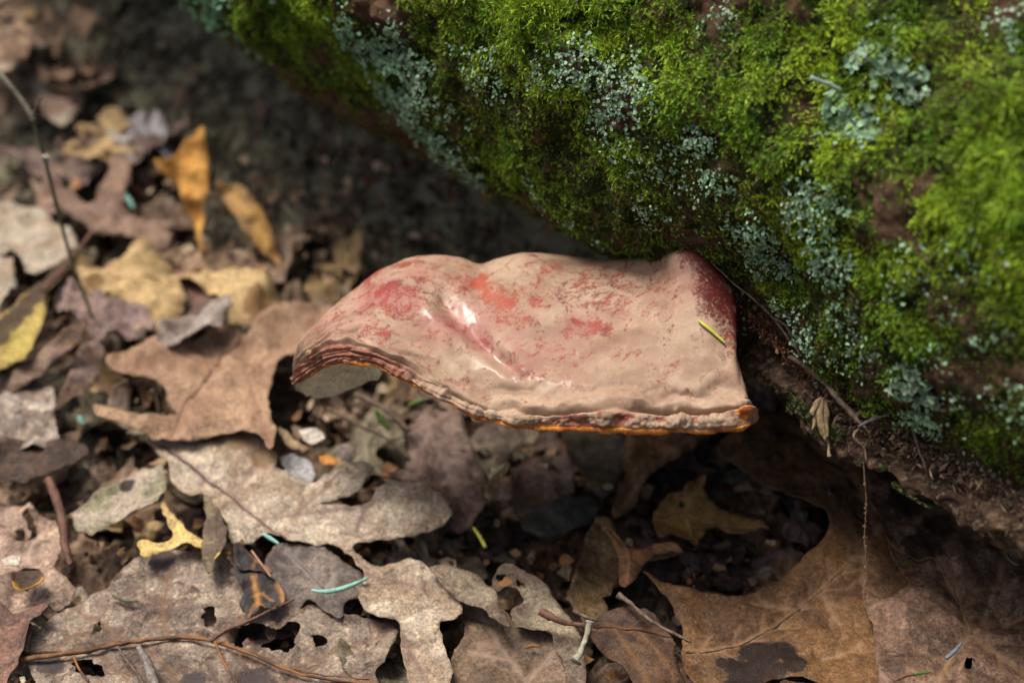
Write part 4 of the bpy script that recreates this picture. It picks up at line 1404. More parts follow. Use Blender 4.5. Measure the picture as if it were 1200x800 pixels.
# ------------------------------------------------------------------ twigs, needles, stalks
def stick(name, label, cat, pts, rad, mat, zs, sides=7, jitter=0.0, knobs=(), parent=None, depth=False):
    """pts in photo pixels with a height (or a distance) each"""
    P = [(at_d(p_[0], p_[1], z_) if depth else on_z(p_[0], p_[1], z_)) for p_, z_ in zip(pts, zs)]
    P = catmull(np.array(P), 6)
    R = np.interp(np.linspace(0, 1, len(P)), np.linspace(0, 1, len(rad)), rad) / 1000.0
    for (t, s, wdt) in knobs:
        R = R * (1 + s * np.exp(-((np.linspace(0, 1, len(P)) - t) / wdt) ** 2))
    c = P.mean(0)
    me = tube_mesh(name, P - c, R, sides, jitter, seed=len(name))
    o = link(name, me, mat, parent, c)
    if parent is None:
        tag(o, label, cat)
    return o


tw = stick('twig', 'thin dark green twig with a pale upper end rising from the litter at the left', 'twig',
           [(38, 137), (46, 165), (55, 195), (66, 240), (80, 292), (96, 340), (113, 382)], [1.1, .9, .85, .85, .8, .75, .7], M_GREENTWIG,
           [.745, .75, .755, .765, .775, .782, .79], depth=True, jitter=.00012, knobs=[(.02, .5, .03), (.22, .5, .02), (.5, .25, .02)])
tp_ = stick('pale_end', None, None, [(-14, 68), (8, 96), (24, 116), (38, 137)], [1.1, 1.1, 1.15, 1.1], M_PALETWIG, [.735, .738, .742, .745], depth=True, jitter=.0001)
bd = stick('bud', None, None, [(39, 135), (43, 124), (48, 113)], [.7, .75, .95], M_TWIG, [.745, .743, .742], depth=True, jitter=.0002)
bd2 = stick('bud', None, None, [(50, 183), (55, 184), (58, 187)], [.8, 1.0, .6], M_PALETWIG, [.752, .750, .750], depth=True, jitter=.0002)
for q in (tp_, bd, bd2):
    q.parent = tw
    q.location = q.location - tw.location
    for key in ('label', 'category'):
        if key in q:
            del q[key]

stick('leaf_stalk', 'blue black leaf stalk pointing up right at the left side', 'stalk', [(108, 272), (88, 298), (70, 320), (50, 340)], [1.0, .8, .9, 1.0], M_REDTWIG, [.052, .046, .042, .040], jitter=.0002)
stick('dry_stalk', 'thin dry straw stalk standing under the bracket tip', 'stalk', [(371, 455), (372, 490), (371, 520), (368, 548)], [.7, .6, .6, .7], mat_plain('straw', (.32, .24, .15), (.2, .14, .09)),
      [.775, .78, .785, .79], depth=True)
stick('dry_stalk', 'short hooked dry stalk in the black notch of the broad tan leaf', 'stalk', [(178, 457), (184, 468), (187, 490), (184, 505)], [1.0, .8, .7, .8], M_TWIG, [.74, .742, .744, .746], depth=True)
stick('stick', 'short reddish brown stick standing left of the grey green flake', 'stick', [(57, 562), (66, 585), (74, 612), (76, 640), (84, 662)], [2.0, 1.9, 1.9, 1.8, 1.2], M_REDTWIG, [.026, .026, .026, .025, .022],
      jitter=.0004)
stick('stick', 'thin pale stick slanting under the bracket near the green blade', 'stick', [(384, 478), (420, 498), (450, 512), (480, 538)], [.8, .8, .7, .6], M_TWIG, [.03, .026, .022, .018], jitter=.0002)
stick('stick', 'light brown stick lying behind the green blade under the bracket', 'stick', [(416, 462), (450, 478), (480, 505)], [1.3, 1.2, 1.0], M_TWIG, [.024, .022, .018], jitter=.0003)
stick('leaf_stalk', 'straight pinkish stalk running over the grey olive leaf holes', 'stalk', [(295, 645), (306, 660), (318, 676)], [.5, .5, .4], mat_plain('pink_stalk', (.32, .19, .13), (.2, .12, .08)), [.030, .030, .029])
stick('midrib', 'long brown and orange leaf rib lying free across the front left', 'leaf rib', [(25, 772), (90, 764), (130, 756), (165, 750), (215, 746), (250, 751), (292, 765), (345, 787), (395, 797), (440, 800)],
      [1.0, .9, 1.0, .8, .9, .75, .65, .6, .5, .35], M_ORANGE, [.0190, .0185, .0180, .0178, .0178, .0178, .0178, .0175, .0165, .016], jitter=.0004)
stick('leaf_rib', 'rib branch curving up from the long brown rib to the blue black scrap', 'leaf rib', [(247, 751), (265, 738), (290, 728), (322, 712), (345, 702)], [.8, .75, .7, .5, .4], M_REDTWIG,
      [.021, .022, .022, .023, .022], jitter=.0001)
stick('leaf_rib', 'thin frayed brown rib hanging down from the long brown rib', 'leaf rib', [(252, 752), (262, 775), (275, 795), (285, 815)], [.6, .5, .4, .4], M_ORANGE, [.021, .021, .02, .02], jitter=.0002)
stick('root_thread', 'thin dark thread curving at the front edge left of the long rib fork', 'thread', [(138, 757), (150, 775), (165, 795), (172, 815)], [.4, .4, .4, .4], M_TWIG, [.0205, .02, .02, .02])
stick('rolled_leaf_stalk', 'grey speckled tapering stalk at the front edge below the long rib', 'stalk', [(162, 757), (172, 775), (180, 800), (186, 825)], [1.1, 1.6, 2.2, 2.6],
      mat_plain('grey_speckled', (.25, .22, .2), (.1, .08, .07), 500), [.022, .021, .021, .021], jitter=.0003)
stick('leaf_stalk', 'tan leaf stalk beside the black gap at the front left', 'stalk', [(86, 768), (93, 784), (104, 798)], [.5, .5, .4], M_ORANGE, [.021, .020, .019])
stick('leaf_stalk', 'dark brown stalk of the glossy chocolate leaf with a black flared end', 'stalk', [(634, 716), (645, 722), (662, 729), (692, 733)], [1.6, 1.6, .9, .8], M_REDTWIG, [.031, .031, .030, .029], jitter=.0003)
ptw = stick('twig', 'short pale twig with knobbed ends propped beside the glossy chocolate leaf', 'twig', [(674, 774), (680, 764), (687, 745), (692, 728)], [1.9, 1.0, .95, 1.4], M_PALETWIG, [.034, .035, .037, .040],
            jitter=.0003, knobs=[(0, .4, .06), (1, .5, .05), (.35, .2, .05)])
stick('twig', 'thin grey brown twig behind the glossy chocolate leaf', 'twig', [(724, 697), (738, 706), (760, 725), (790, 742), (810, 752)], [1.5, .8, .7, .7, .6], M_TWIG, [.036, .036, .036, .036, .035], jitter=.0003)
stick('twig', 'thin bent brown twig running into the shade left of the small rust orange leaf', 'twig', [(672, 715), (690, 724), (700, 726)], [.8, .7, .6], M_TWIG, [.03, .03, .03])

for lb, pts, rr, mt, zs in [
    ('long curved blue green needle on the mottled oak leaf', [(365, 691), (382, 693), (405, 688), (431, 677)], [.5, 1.0, 1.0, .5], M_TEAL, [.0240, .0238, .0240, .0245]),
    ('short blue green needle above the dark purplish lobe', [(308, 625), (316, 630), (327, 637)], [.5, .95, .5], M_TEAL, [.0275, .0272, .0265]),
    ('small dull olive needle on the mottled front oak leaf', [(132, 697), (145, 703), (160, 704)], [.5, .7, .4], M_GREENTWIG, [.0195, .0195, .0195]),
    ('tiny pale yellow needle in the shade in front of the wrinkled purple leaf', [(555, 618), (562, 628), (569, 641)], [.6, .9, .8], M_YNEEDLE, [.020, .020, .020]),
    ('short slate blue needle on the pinkish grey leaf in the front right', [(1109, 771), (1117, 764), (1127, 753)], [.7, .8, .5], mat_plain('slate_needle', (.16, .22, .28), (.10, .14, .17), 500, .35), [.0425, .0425, .0425]),
    ('tiny bright green blade tip near the front right edge', [(1072, 790), (1080, 788), (1091, 787)], [.6, .6, .3], M_GREEN, [.0385, .0385, .0385]),
    ('small dark red sprig beside the green blade tip at the front right', [(1048, 797), (1062, 791), (1076, 789)], [.5, .7, .4], M_REDTWIG, [.0375, .038, .038]),
    ('tan splinter on the smooth brown leaf at the front middle', [(617, 758), (624, 756), (632, 757)], [.5, .6, .4], M_ORANGE, [.0185, .0185, .0185]),
    ('bright green grass blade poking out under the bracket rim', [(478, 476), (488, 471), (502, 467)], [.5, 1.1, .3], M_GREEN, [.034, .036, .038]),
    ('small broad green sprout under the bracket left of the grass blade', [(440, 480), (446, 490), (456, 504)], [.6, 1.7, .6], M_GREEN, [.030, .026, .022]),
    ('pale green speck of a shoot left of the cupped brown leaf tip', [(93, 488), (96, 494), (99, 500)], [1.0, 1.6, .8], M_TEAL, [.012, .012, .012]),
    ('blurred green sprig tip below the upright orange leaf', [(147, 228), (152, 236), (157, 244)], [1.0, 1.6, .6], M_TEAL, [.045, .042, .040]),
]:
    stick('needle' if 'needle' in lb else 'blade', lb, 'needle' if 'needle' in lb else 'blade', pts, rr, mt, zs, 8)

# ------------------------------------------------------------------ the bracket fungus
# each column is a closed loop of control points (px, py, Y): back, crest, three over the top, crease, lip, front, lower edge, underside x3
def column(px, yt, yc, yb, Yt, Yc, Yb, under=None, skew=0.0, thick=.016, arch=0.45):
    """px column; crest (yt at distance Yt), crease (yc, Yc), lower edge (yb, Yb). skew = px shift of the crest side"""
    P = []
    crest = on_y(px + skew, yt, Yt)
    crease = on_y(px, yc, Yc)
    low = on_y(px, yb, Yb)
    if under is None:
        back = crest + np.array([0, .010, -.010])
        back2 = crest + np.array([0, .006, -thick * 1.3])
        un2 = np.array([(low[0] * .35 + crest[0] * .65), Yb * .35 + Yt * .65, low[2] - .003 + (crest[2] - thick - low[2]) * .4])
        un1 = np.array([(low[0] * .8 + crest[0] * .2), Yb * .8 + Yt * .2 + .002, low[2] + .0008])
    else:
        ub = on_y(px + skew * .5, under[0], under[1])
        back = (crest + ub) / 2 + np.array([0, .009, .004])
        back2 = ub + np.array([0, .003, .001])
        un2 = ub
        un1 = (ub + low) / 2 + np.array([0, .002, .0015])
    P.append(back)
    P.append(crest)
    for t, bul in ((.25, .0035), (.5, .0045), (.75, .0035)):
        q = crest * (1 - t) + crease * t
        q = q + np.array([0, 0, bul * arch / .45])
        P.append(q)
    P.append(crease)
    P.append(crease * .66 + low * .34 + np.array([0, -.0026, .0004]))
    P.append(crease * .28 + low * .72 + np.array([0, -.0020, 0]))
    P.append(low)
    P += [un1, un2, back2]
    return np.array(P)


def tipcol(px, py, Y, r):
    c = on_y(px, py, Y)
    n = 12
    return np.array([c + r * np.array([0, math.cos(2 * math.pi * (k + .5) / n + 1.1), math.sin(2 * math.pi * (k + .5) / n + 1.1)]) for k in range(n)])


KEYS = []
#          px   yt   yc   yb   Yt    Yc    Yb   under
rows = [
    (346.5, 425, 440, 450, .030, .022, .022, (456, .028)),
    (352, 404, 428, 446, .034, .016, .018, (460, .034)),
    (360, 393, 420, 441, .037, .012, .014, (462, .038)),
    (372, 380, 413, 433, .040, .008, .009, (464, .040)),
    (388, 362, 406, 427, .043, .005, .004, (461, .040)),
    (408, 344, 403, 424, .046, .003, .000, (455, .036)),
    (430, 328, 405, 425, .049, .000, -.003, (445, .026)),
    (448, 316, 411, 430, .051, -.003, -.006, (436, .012)),
    (468, 307, 424, 440, .053, -.008, -.010, None),
    (490, 302, 438, 451, .054, -.012, -.014, None),
    (515, 300, 452, 461, .055, -.016, -.018, None),
    (540, 304, 465, 475, .055, -.020, -.022, None),
    (562, 311, 474, 486, .054, -.023, -.025, None),
    (585, 304, 479, 493, .054, -.025, -.028, None),
    (615, 299, 481, 499, .053, -.028, -.030, None),
    (650, 301, 480, 500, .052, -.030, -.033, None),
    (685, 306, 478, 500, .051, -.032, -.035, None),
    (715, 307, 477, 501, .046, -.034, -.037, None),
    (745, 305, 478, 502, .040, -.035, -.038, None),
    (775, 300, 480, 502, .032, -.036, -.039, None),
    (800, 294, 482, 503, .025, -.037, -.040, None),
    (822, 302, 482, 503, .020, -.038, -.041, None),
    (842, 326, 480, 500, .016, -.039, -.042, None),
    (858, 352, 477, 498, .011, -.040, -.043, None),
    (869, 398, 475, 496, .004, -.041, -.043, None),
]
for r in rows:
    sk = 0
    if r[0] >= 822:
        sk = {822: 4, 842: 8, 858: 3, 869: -11}[r[0]]
    KEYS.append(column(r[0], r[1], r[2], r[3], r[4], r[5], r[6], r[7], sk))
KEYS.append(column(876, 452, 473, 493, -.018, -.041, -.042, None, -4, .010, .2))
KEYS.append(tipcol(880.5, 484, -.036, .0020))
KEYS.insert(0, tipcol(344.5, 442, .027, .0016))
KEYS = np.array(KEYS)                       # columns x 12 x 3
nseg = [8, 22, 40, 40, 40, 30, 26, 14, 14, 20, 12, 8]
loops = np.array([catmull(k, nseg, True) for k in KEYS])
NV_ = loops.shape[1]
# smooth along the columns, resampled by arc length of the crest line
dens_ = []
for i in range(len(loops) - 1):
    dd = np.linalg.norm(loops[i + 1].mean(0) - loops[i].mean(0))
    dens_.append(max(6, int(dd / .00042)))
G3 = catmull(loops.reshape(len(loops), -1), dens_).reshape(-1, NV_, 3)
NC_ = len(G3)
vpar = np.concatenate([k + np.arange(n_) / n_ for k, n_ in enumerate(nseg)])        # 0..12 round the loop
Vm = G3.reshape(-1, 3).copy()


def grid_normals(G):
    du = np.gradient(G, axis=0)
    dv = (np.roll(G, -1, 1) - np.roll(G, 1, 1))
    n = np.cross(du, dv)
    n /= np.linalg.norm(n, axis=2)[..., None] + 1e-12
    return n


Nn = grid_normals(G3)
cen_ = G3.mean(1, keepdims=True)
if ((Nn * (G3 - cen_)).sum(2)).mean() < 0:
    Nn = -Nn
Nf = Nn.reshape(-1, 3)
VP = np.tile(vpar, NC_)
mx, my = pix(Vm)
top = sstep(.6, 1.4, VP) * sstep(8.2, 7.6, VP)


def blob(x, y, r1, r2, ang=0):
    c, s = math.cos(math.radians(ang)), math.sin(math.radians(ang))
    dx, dy = mx - x, my - y
    a = (dx * c + dy * s) / r1
    b = (-dx * s + dy * c) / r2
    return np.exp(-(a * a + b * b))


PX = np.stack([mx, my], 1)


def line_px(pts):
    return dist_poly(PX, np.array(pts, float))


disp = 0.0008 * fbm(Vm, 40, 2, 301) + 0.00018 * fbm(Vm, 160, 4, 305) + 0.00010 * fbm(Vm, 600, 3, 309)
ontop = sstep(.8, 1.3, VP) * sstep(5.2, 4.6, VP)
dA = line_px([(520, 352), (540, 378), (565, 402), (598, 432)])
disp += ontop * (-0.0021 * np.exp(-(dA / 9.0) ** 2))
dB = line_px([(538, 342), (562, 372), (590, 405), (612, 428)])
disp += ontop * (0.0016 * np.exp(-(dB / 11.0) ** 2))
dC = line_px([(500, 362), (525, 392), (555, 418), (590, 442)])
disp += ontop * (0.0012 * np.exp(-(dC / 9.0) ** 2))
disp += ontop * (0.0030 * blob(806, 306, 18, 16) - .0028 * blob(750, 312, 26, 9) + 0.0035 * blob(578, 352, 34, 22, 40) + 0.0030 * blob(690, 345, 50, 22) + 0.0026 * blob(640, 375, 30, 16) + .002 * blob(470, 335, 40, 16, -20) - .0016 * blob(425, 350, 20, 12, -40) - 0.0016 * blob(640, 430, 50, 9, 8) + .0012 * blob(680, 400, 20, 8, 20)
                 + 0.0010 * blob(620, 352, 12, 7) - 0.0018 * blob(740, 330, 26, 10) + .0016 * blob(800, 310, 22, 14) - .001 * blob(410, 372, 18, 8, -35))
# growth ripples: ridges that run parallel to the margin
wob = 0.22 * fbm(Vm, 40, 3, 321) + 0.10 * fbm(Vm, 150, 3, 322)
wob = wob + .16 * fbm(Vm, 75, 2, 323)
vv = VP + wob
for c_, wd, am in ((4.25, .16, .0006), (4.55, .13, -.0011), (4.84, .15, .0022), (5.12, .08, -.0022), (5.40, .16, .0013), (5.72, .06, -.0009), (6.25, .06, -.0007), (6.55, .14, .0010),
                   (6.95, .06, -.0012), (7.35, .16, .0009)):
    band = np.exp(-((vv - c_) / wd) ** 2)
    band = band * (1.0 if c_ < 5.2 else .15 + .6 * sstep(600, 470, mx))
    disp += am * band * np.clip(0.75 + 1.1 * fbm(Vm, 55, 3, int(c_ * 100)), 0, 1.8)
rim = sstep(5.1, 5.5, VP) * sstep(8.2, 7.9, VP)
disp += rim * (0.0010 + .0006 * sstep(6.6, 5.4, VP)) * sstep(500, 620, mx)
disp += rim * ((0.0020 + .0009 * sstep(500, 620, mx)) * fbm(Vm, 150, 4, 331) + .0003 * fbm(Vm, 700, 3, 333)) * (1 - .6 * sstep(6.4, 7, VP))
left = .6 * sstep(470, 380, mx) * sstep(.9, 1.5, VP) * sstep(7.8, 7.2, VP)
disp += left * 0.0006 * np.sin((VP * 9 + 2.2 * fbm(Vm, 90, 3, 341)) * 2.2)
pore = sstep(7.95, 8.3, VP) * sstep(11.3, 10.9, VP)
disp += pore * (0.00035 * fbm(Vm, 420, 3, 351))
Vm = Vm + Nf * disp[:, None]

# where the pale spore dust is thin the red varnish shows
red = np.zeros(len(Vm))
for (x, y, r1, r2, an, am) in [(432, 325, 30, 8, -32, .8), (456, 338, 26, 9, -16, 1.0), (485, 310, 34, 6, 0, .8), (545, 335, 36, 14, 10, .9), (575, 350, 46, 20, 42, .95), (560, 322, 20, 8, 10, .6), (500, 345, 24, 8, -10, .5),
                               (424, 362, 20, 9, -20, .5), (440, 386, 26, 9, 20, .7), (470, 372, 28, 12, 10, .6), (395, 375, 16, 8, -45, .5), (625, 355, 20, 12, 0, .6), (629, 349, 12, 6, 0, .6), (676, 379, 10, 6, 20, 1.2), (710, 386, 20, 11, 10, .95),
                               (622, 382, 20, 9, 20, .7), (650, 405, 40, 14, 0, .5), (600, 425, 26, 9, 40, .5), (668, 420, 24, 10, 0, .45), (645, 315, 34, 6, 0, .6), (700, 320, 30, 7, 10, .6), (740, 345, 34, 12, 10, .45), (760, 370, 30, 12, 0, .35),
                               (842, 342, 34, 50, -20, 1.05), (858, 378, 20, 36, -8, 1.1), (824, 312, 34, 22, 20, 1.0), (820, 345, 14, 18, 0, .8), (790, 330, 24, 14, 0, .45), (575, 405, 24, 12, 40, .5), (620, 440, 30, 8, 10, .45), (775, 400, 30, 12, 0, .22),
                               (520, 380, 24, 12, 20, .5), (380, 400, 12, 14, 0, .45)]:
    red = np.maximum(red, am * blob(x, y, r1, r2, an))
red = np.maximum(red * .85, .40 * blob(700, 340, 130, 50) + .32 * blob(450, 350, 90, 60) + .08)
red *= sstep(.3, 1.0, VP) * sstep(5.4, 4.9, VP)
red = np.maximum(red, 0.55 * np.exp(-((vv - 4.62) / .07) ** 2) * sstep(520, 430, mx))
crk = np.maximum(np.exp(-((vv - 5.12) / .05) ** 2), sstep(640, 480, mx) * np.maximum(np.exp(-((vv - 5.74) / .05) ** 2), np.exp(-((vv - 6.27) / .06) ** 2)))
redrim = sstep(5.05, 5.15, vv) * sstep(560, 440, mx) * 0.75 + crk * .5 * sstep(5.0, 5.1, vv) * (0.5 + fbm(Vm, 120, 3, 361))
redrim = np.maximum(redrim, .9 * sstep(5.2, 5.35, vv) * sstep(480, 600, mx) * np.clip(.35 - 1.2 * fbm(Vm, 150, 4, 331), 0, 1))
redrim = np.clip(redrim * .8, 0, 1) * sstep(8.1, 7.8, VP)
orange = (.15 * sstep(5.6, 6.3, vv) + .75 * sstep(6.5, 7.2, vv + .6 * fbm(Vm, 55, 3, 371))) * sstep(8.15, 7.9, VP)
orange = np.maximum(orange, blob(871, 482, 8, 10) * 1.2 * sstep(5.0, 5.6, VP) * sstep(8.2, 7.9, VP))
orange = np.clip(orange, 0, 1)
white = sstep(7.78, 7.95, vv * .2 + VP * .8)
shine = np.clip((np.exp(-(line_px([(514, 352), (552, 400), (597, 432)]) / 6) ** 2) + np.exp(-(line_px([(530, 352), (565, 388), (596, 424)]) / 4.5) ** 2) + .7 * blob(600, 442, 50, 9, 20) + .7 * blob(500, 368, 22, 9, 20)
                 + .6 * blob(650, 366, 10, 6) + .5 * blob(676, 380, 12, 8) + .25 * blob(850, 350, 22, 40) + .5 * blob(656, 446, 34, 7, 15)) * sstep(4.8, 4.2, VP), 0, 1)

ii, jj = np.meshgrid(np.arange(NC_ - 1), np.arange(NV_), indexing='ij')
a_ = (ii * NV_ + jj).ravel()
b_ = (ii * NV_ + (jj + 1) % NV_).ravel()
FM = np.stack([a_, a_ + NV_, b_ + NV_, b_], 1)
# orient outward
t0, t1, t2 = Vm[FM[:, 0]], Vm[FM[:, 1]], Vm[FM[:, 2]]
if ((np.cross(t1 - t0, t2 - t0)) * Nf[FM[:, 0]]).sum() < 0:
    FM = FM[:, ::-1]
vcol = VP[a_]
is_pore = (vcol >= 8.05) & (vcol < 11.0)
is_marg = (vcol >= 6.45) & (vcol < 8.05)
is_cap = ~(is_pore | is_marg)
ORG = Vm.mean(0)


def mat_fungus(kind):
    m = Mat('fungus_' + kind)
    if kind == 'pores':
        pv = m.ramp(m.vor(850), 0.12, 0.45, 0.0, 1.0)
        col = m.mix(m.ramp(m.noise(90, 5, 0.65), 0.4, 0.65), (0.62, 0.58, 0.44), (0.80, 0.76, 0.62))
        st = m.ramp(m.noise(230, 5, 0.7, dist=1.0), 0.57, 0.68)
        col = m.mix(m.math('MULTIPLY', st, .6), col, (0.08, 0.06, 0.04))
        col = m.mix(m.math('MULTIPLY', m.math('SUBTRACT', 1.0, pv), .4), col, (0.16, 0.14, 0.10))
        m.set(base=col, rough=.85, spec=.25, normal=m.bump(m.math('ADD', m.math('MULTIPLY', pv, -1.0), m.noise(300, 4, .7)), 1.0, .0008))
        return m.m
    dustc = m.mix(m.ramp(m.noise(60, 5, .6), .35, .65), (0.37, 0.265, 0.18), (0.28, 0.18, 0.12))
    dustc = m.mix(m.math('MULTIPLY', m.ramp(m.noise(300, 4, .7), .5, .7), .35), dustc, (0.47, 0.34, 0.25))
    redc = m.mix(m.ramp(m.noise(75, 4, .6), .4, .6), (0.11, 0.014, 0.012), (0.23, 0.026, 0.018))
    dustc = m.mix(m.attr('zone_shade'), dustc, m.mix(1.0, dustc, (.62, .55, .52), 'MULTIPLY'))
    redc = m.mix(m.math('MULTIPLY', m.attr('hot'), 0.85), redc, (0.33, 0.055, 0.024))
    redc = m.mix(m.math('MULTIPLY', m.attr('maroon'), .8), redc, (0.075, 0.010, 0.010))
    n_a = m.noise(160, 8, .74, dist=.6)
    n_b = m.noise(800, 5, .78, dist=.3)
    nz = m.math('ADD', m.math('MULTIPLY', n_a, .62), m.math('MULTIPLY', n_b, .38))
    f = m.math('ADD', m.attr('red'), m.math('MULTIPLY', m.math('SUBTRACT', nz, .5), 5.0))
    f = m.ramp(f, .26, .80)
    ws = m.math('MULTIPLY', m.attr('wash'), m.ramp(m.noise(70, 4, .6, dist=.8), .36, .6))
    dustc = m.mix(m.math('MULTIPLY', ws, .75), dustc, m.mix(m.noise(120, 4, .6), (0.34, 0.10, 0.085), (0.28, 0.13, 0.12)))
    col = m.mix(m.math('MULTIPLY', f, m.math('ADD', .86, m.math('MULTIPLY', m.attr('maroon'), .12))), dustc, redc)
    fr = m.ramp(m.math('ADD', m.attr('redrim'), m.math('MULTIPLY', m.math('SUBTRACT', nz, .5), 2.2)), .3, .65)
    col = m.mix(m.math('MULTIPLY', fr, .88), col, (0.20, 0.055, 0.036))
    fo = m.ramp(m.math('ADD', m.attr('orange'), m.math('MULTIPLY', m.math('SUBTRACT', nz, .5), 3.0)), .40, .85)
    oc = m.mix(m.ramp(m.noise(160, 4, .6), .42, .6), (0.30, 0.075, 0.016), (0.58, 0.22, 0.035))
    col = m.mix(fo, col, oc)
    col = m.mix(m.math('MULTIPLY', m.attr('groove'), .6), col, (0.14, 0.065, 0.045))
    col = m.mix(m.attr('white'), col, (0.55, 0.50, 0.38))
    specks = m.ramp(m.vor(700), .06, .13, 1.0, 0.0)
    specks = m.math('MULTIPLY', specks, m.ramp(m.noise(80, 2, .5), .52, .6))
    col = m.mix(m.math('MULTIPLY', specks, .45), col, (0.10, 0.05, 0.04))
    h = m.math('ADD', m.math('MULTIPLY', n_b, .6), m.math('MULTIPLY', m.math('SUBTRACT', 1.0, f), .5))
    h = m.math('ADD', h, m.math('MULTIPLY', m.noise(1400, 3, .6), .3))
    rgh = m.math('SUBTRACT', .68, m.math('MULTIPLY', m.attr('shine'), .24))
    rgh = m.math('SUBTRACT', rgh, m.math('MULTIPLY', f, .10))
    m.set(base=col, rough=rgh, spec=.3, normal=m.bump(h, .42, .0005), coat=m.math('MULTIPLY', m.attr('shine'), .55), coat_rough=.15)
    return m.m


MF_CAP, MF_PORE = mat_fungus('cap'), mat_fungus('pores')
hot = np.clip(blob(580, 352, 36, 15, 42) * 1.0 + blob(575, 340, 30, 14) * .5 + blob(485, 310, 34, 8) * .4, 0, 1)
maroon = np.clip(blob(850, 350, 50, 60) * 1.2, 0, 1)
groove = np.clip(np.exp(-((vv - 5.12) / .045) ** 2) * .9 + np.exp(-((vv - 5.74) / .04) ** 2) * .4 * sstep(600, 470, mx) + np.exp(-((vv - 6.27) / .05) ** 2) * .3 * sstep(600, 470, mx) + .35 * np.exp(-((vv - 4.60) / .05) ** 2), 0, 1) * np.clip(0.5 + 1.3 * fbm(Vm, 60, 3, 381), 0, 1) * sstep(
    8, 7.6, VP)
groove = np.clip(groove + .5 * np.exp(-((vv - 5.12) / .05) ** 2) * sstep(480, 600, mx), 0, 1)
zone_shade = np.clip(.42 * np.sin(VP * 6.5 + 3.0 * fbm(Vm, 40, 3, 391)) * fbm(Vm, 60, 3, 393) * 2 + .30 * fbm(Vm, 140, 4, 395) + .05, 0, .8) * sstep(.8, 1.2, VP) + .35 * blob(690, 440, 60, 9, 3) + .25 * blob(740, 400, 50, 12) + .3 * blob(385, 395, 24, 12)  # growth bands plus dark blobs; the left hump's shading is painted in here
wash = np.clip(.9 * blob(520, 370, 80, 34, 25) + .8 * blob(455, 338, 50, 22, -25) + .7 * blob(600, 410, 60, 24, 25) + .5 * blob(400, 380, 30, 20) + .5 * blob(680, 385, 60, 26) + .6 * blob(820, 330, 50, 40), 0, 1) * sstep(.6, 1.1, VP) * sstep(5.2, 4.8, VP)
ATT = dict(wash=wash, zone_shade=zone_shade, red=red, redrim=redrim, orange=orange, white=white * (sstep(7.9, 8.05, VP)), shine=shine, hot=hot, maroon=maroon, groove=groove)


def submesh(name, V, F, at):
    idx = np.unique(F)
    mp = np.full(len(V), -1)
    mp[idx] = np.arange(len(idx))
    return mesh_np(name, V[idx] - ORG, mp[F], True, {k: v[idx] for k, v in at.items()})


fung = bpy.data.objects.new('bracket_fungus', None)
COL.objects.link(fung)
fung.location = ORG
tag(fung, 'large varnished red and pinkish tan bracket fungus growing from the mossy trunk', 'fungus')
link('cap', submesh('cap', Vm, FM[is_cap], ATT), MF_CAP, fung)
mg = link('margin', submesh('margin', Vm, FM[is_marg], ATT), MF_CAP, fung)
mg['label'] = 'crumpled orange edged rim'
po = link('pore_surface', submesh('pore_surface', Vm, FM[is_pore], ATT), MF_PORE, fung)
po['label'] = 'cream white porous underside'
for k_, row in ((0, 0), (NC_ - 1, NC_ - 1)):
    pass
capm = (VP > 1.0) & (VP < 5.0)
npts = []
for (qx, qy) in ((818, 375), (827, 382), (838, 391), (850, 402)):
    k_ = np.argmin((mx - qx) ** 2 + (my - qy) ** 2 + 1e6 * (~capm))
    q = Vm[k_]
    npts.append((float((q - CAM) @ FWD) - .0016))
stick('needle', 'yellow green needle lying on the right end of the bracket', 'needle', [(818, 375), (827, 382), (838, 391), (850, 402)], [.35, .65, .65, .35], M_YNEEDLE, npts, depth=True)

# stub that joins the bracket to the trunk: dark red knuckle, part of the fungus
sp_ = catmull(np.array([on_y(818, 372, .012), on_y(834, 364, .017), on_y(850, 357, .030), on_y(874, 358, .060)]), 8)
sr_ = np.interp(np.linspace(0, 1, len(sp_)), [0, .4, .7, 1], [.003, .0095, .0115, .012])
me = tube_mesh('stub', sp_ - ORG, sr_, 28, .0012, 5)
n_v = len(me.vertices)
for nm, val in dict(red=1.6, redrim=0, orange=0, white=0, shine=.4, hot=0, maroon=1, groove=0, zone_shade=0, wash=0).items():
    a = me.attributes.new(nm, 'FLOAT', 'POINT')
    a.data.foreach_set('value', np.full(n_v, val, np.float32))
link('stub', me, MF_CAP, fung)['label'] = 'dark red stub against the bark'

# ------------------------------------------------------------------ bark shelf under the trunk, with roots and frass
bp = [(862, 402), (885, 414), (912, 432), (945, 458), (985, 486), (1030, 515), (1080, 545), (1130, 571), (1180, 592), (1240, 622)]
bd_ = [.668, .660, .650, .640, .630, .618, .606, .594, .583, .570]
cl_ = catmull(np.array([at_d(x, y, d) for (x, y), d in zip(bp, bd_)]), 26)
n_ = len(cl_)
tt = np.linspace(0, 1, n_)
hw = np.interp(tt, [0, .1, .25, .45, .7, 1], [.003, .0065, .0085, .0100, .0105, .011])
SIDES = 90
up2 = np.cross(D_AX, ray(1000, 500) / np.linalg.norm(ray(1000, 500)))
up2 /= np.linalg.norm(up2)
if up2[2] < 0:
    up2 = -up2
out2 = np.cross(D_AX, up2)
out2 /= np.linalg.norm(out2)
if out2 @ (CAM - T0) < 0:
    out2 = -out2
Vb = []
for k in range(SIDES):
    a = 2 * math.pi * k / SIDES
    Vb.append(cl_ + up2 * (math.sin(a) * hw)[:, None] + out2 * (math.cos(a) * hw * .62)[:, None])
Vb = np.stack(Vb, 1)
dirs = Vb - cl_[:, None, :]
dirs /= np.linalg.norm(dirs, axis=2)[..., None] + 1e-9
Pb = Vb.reshape(-1, 3)
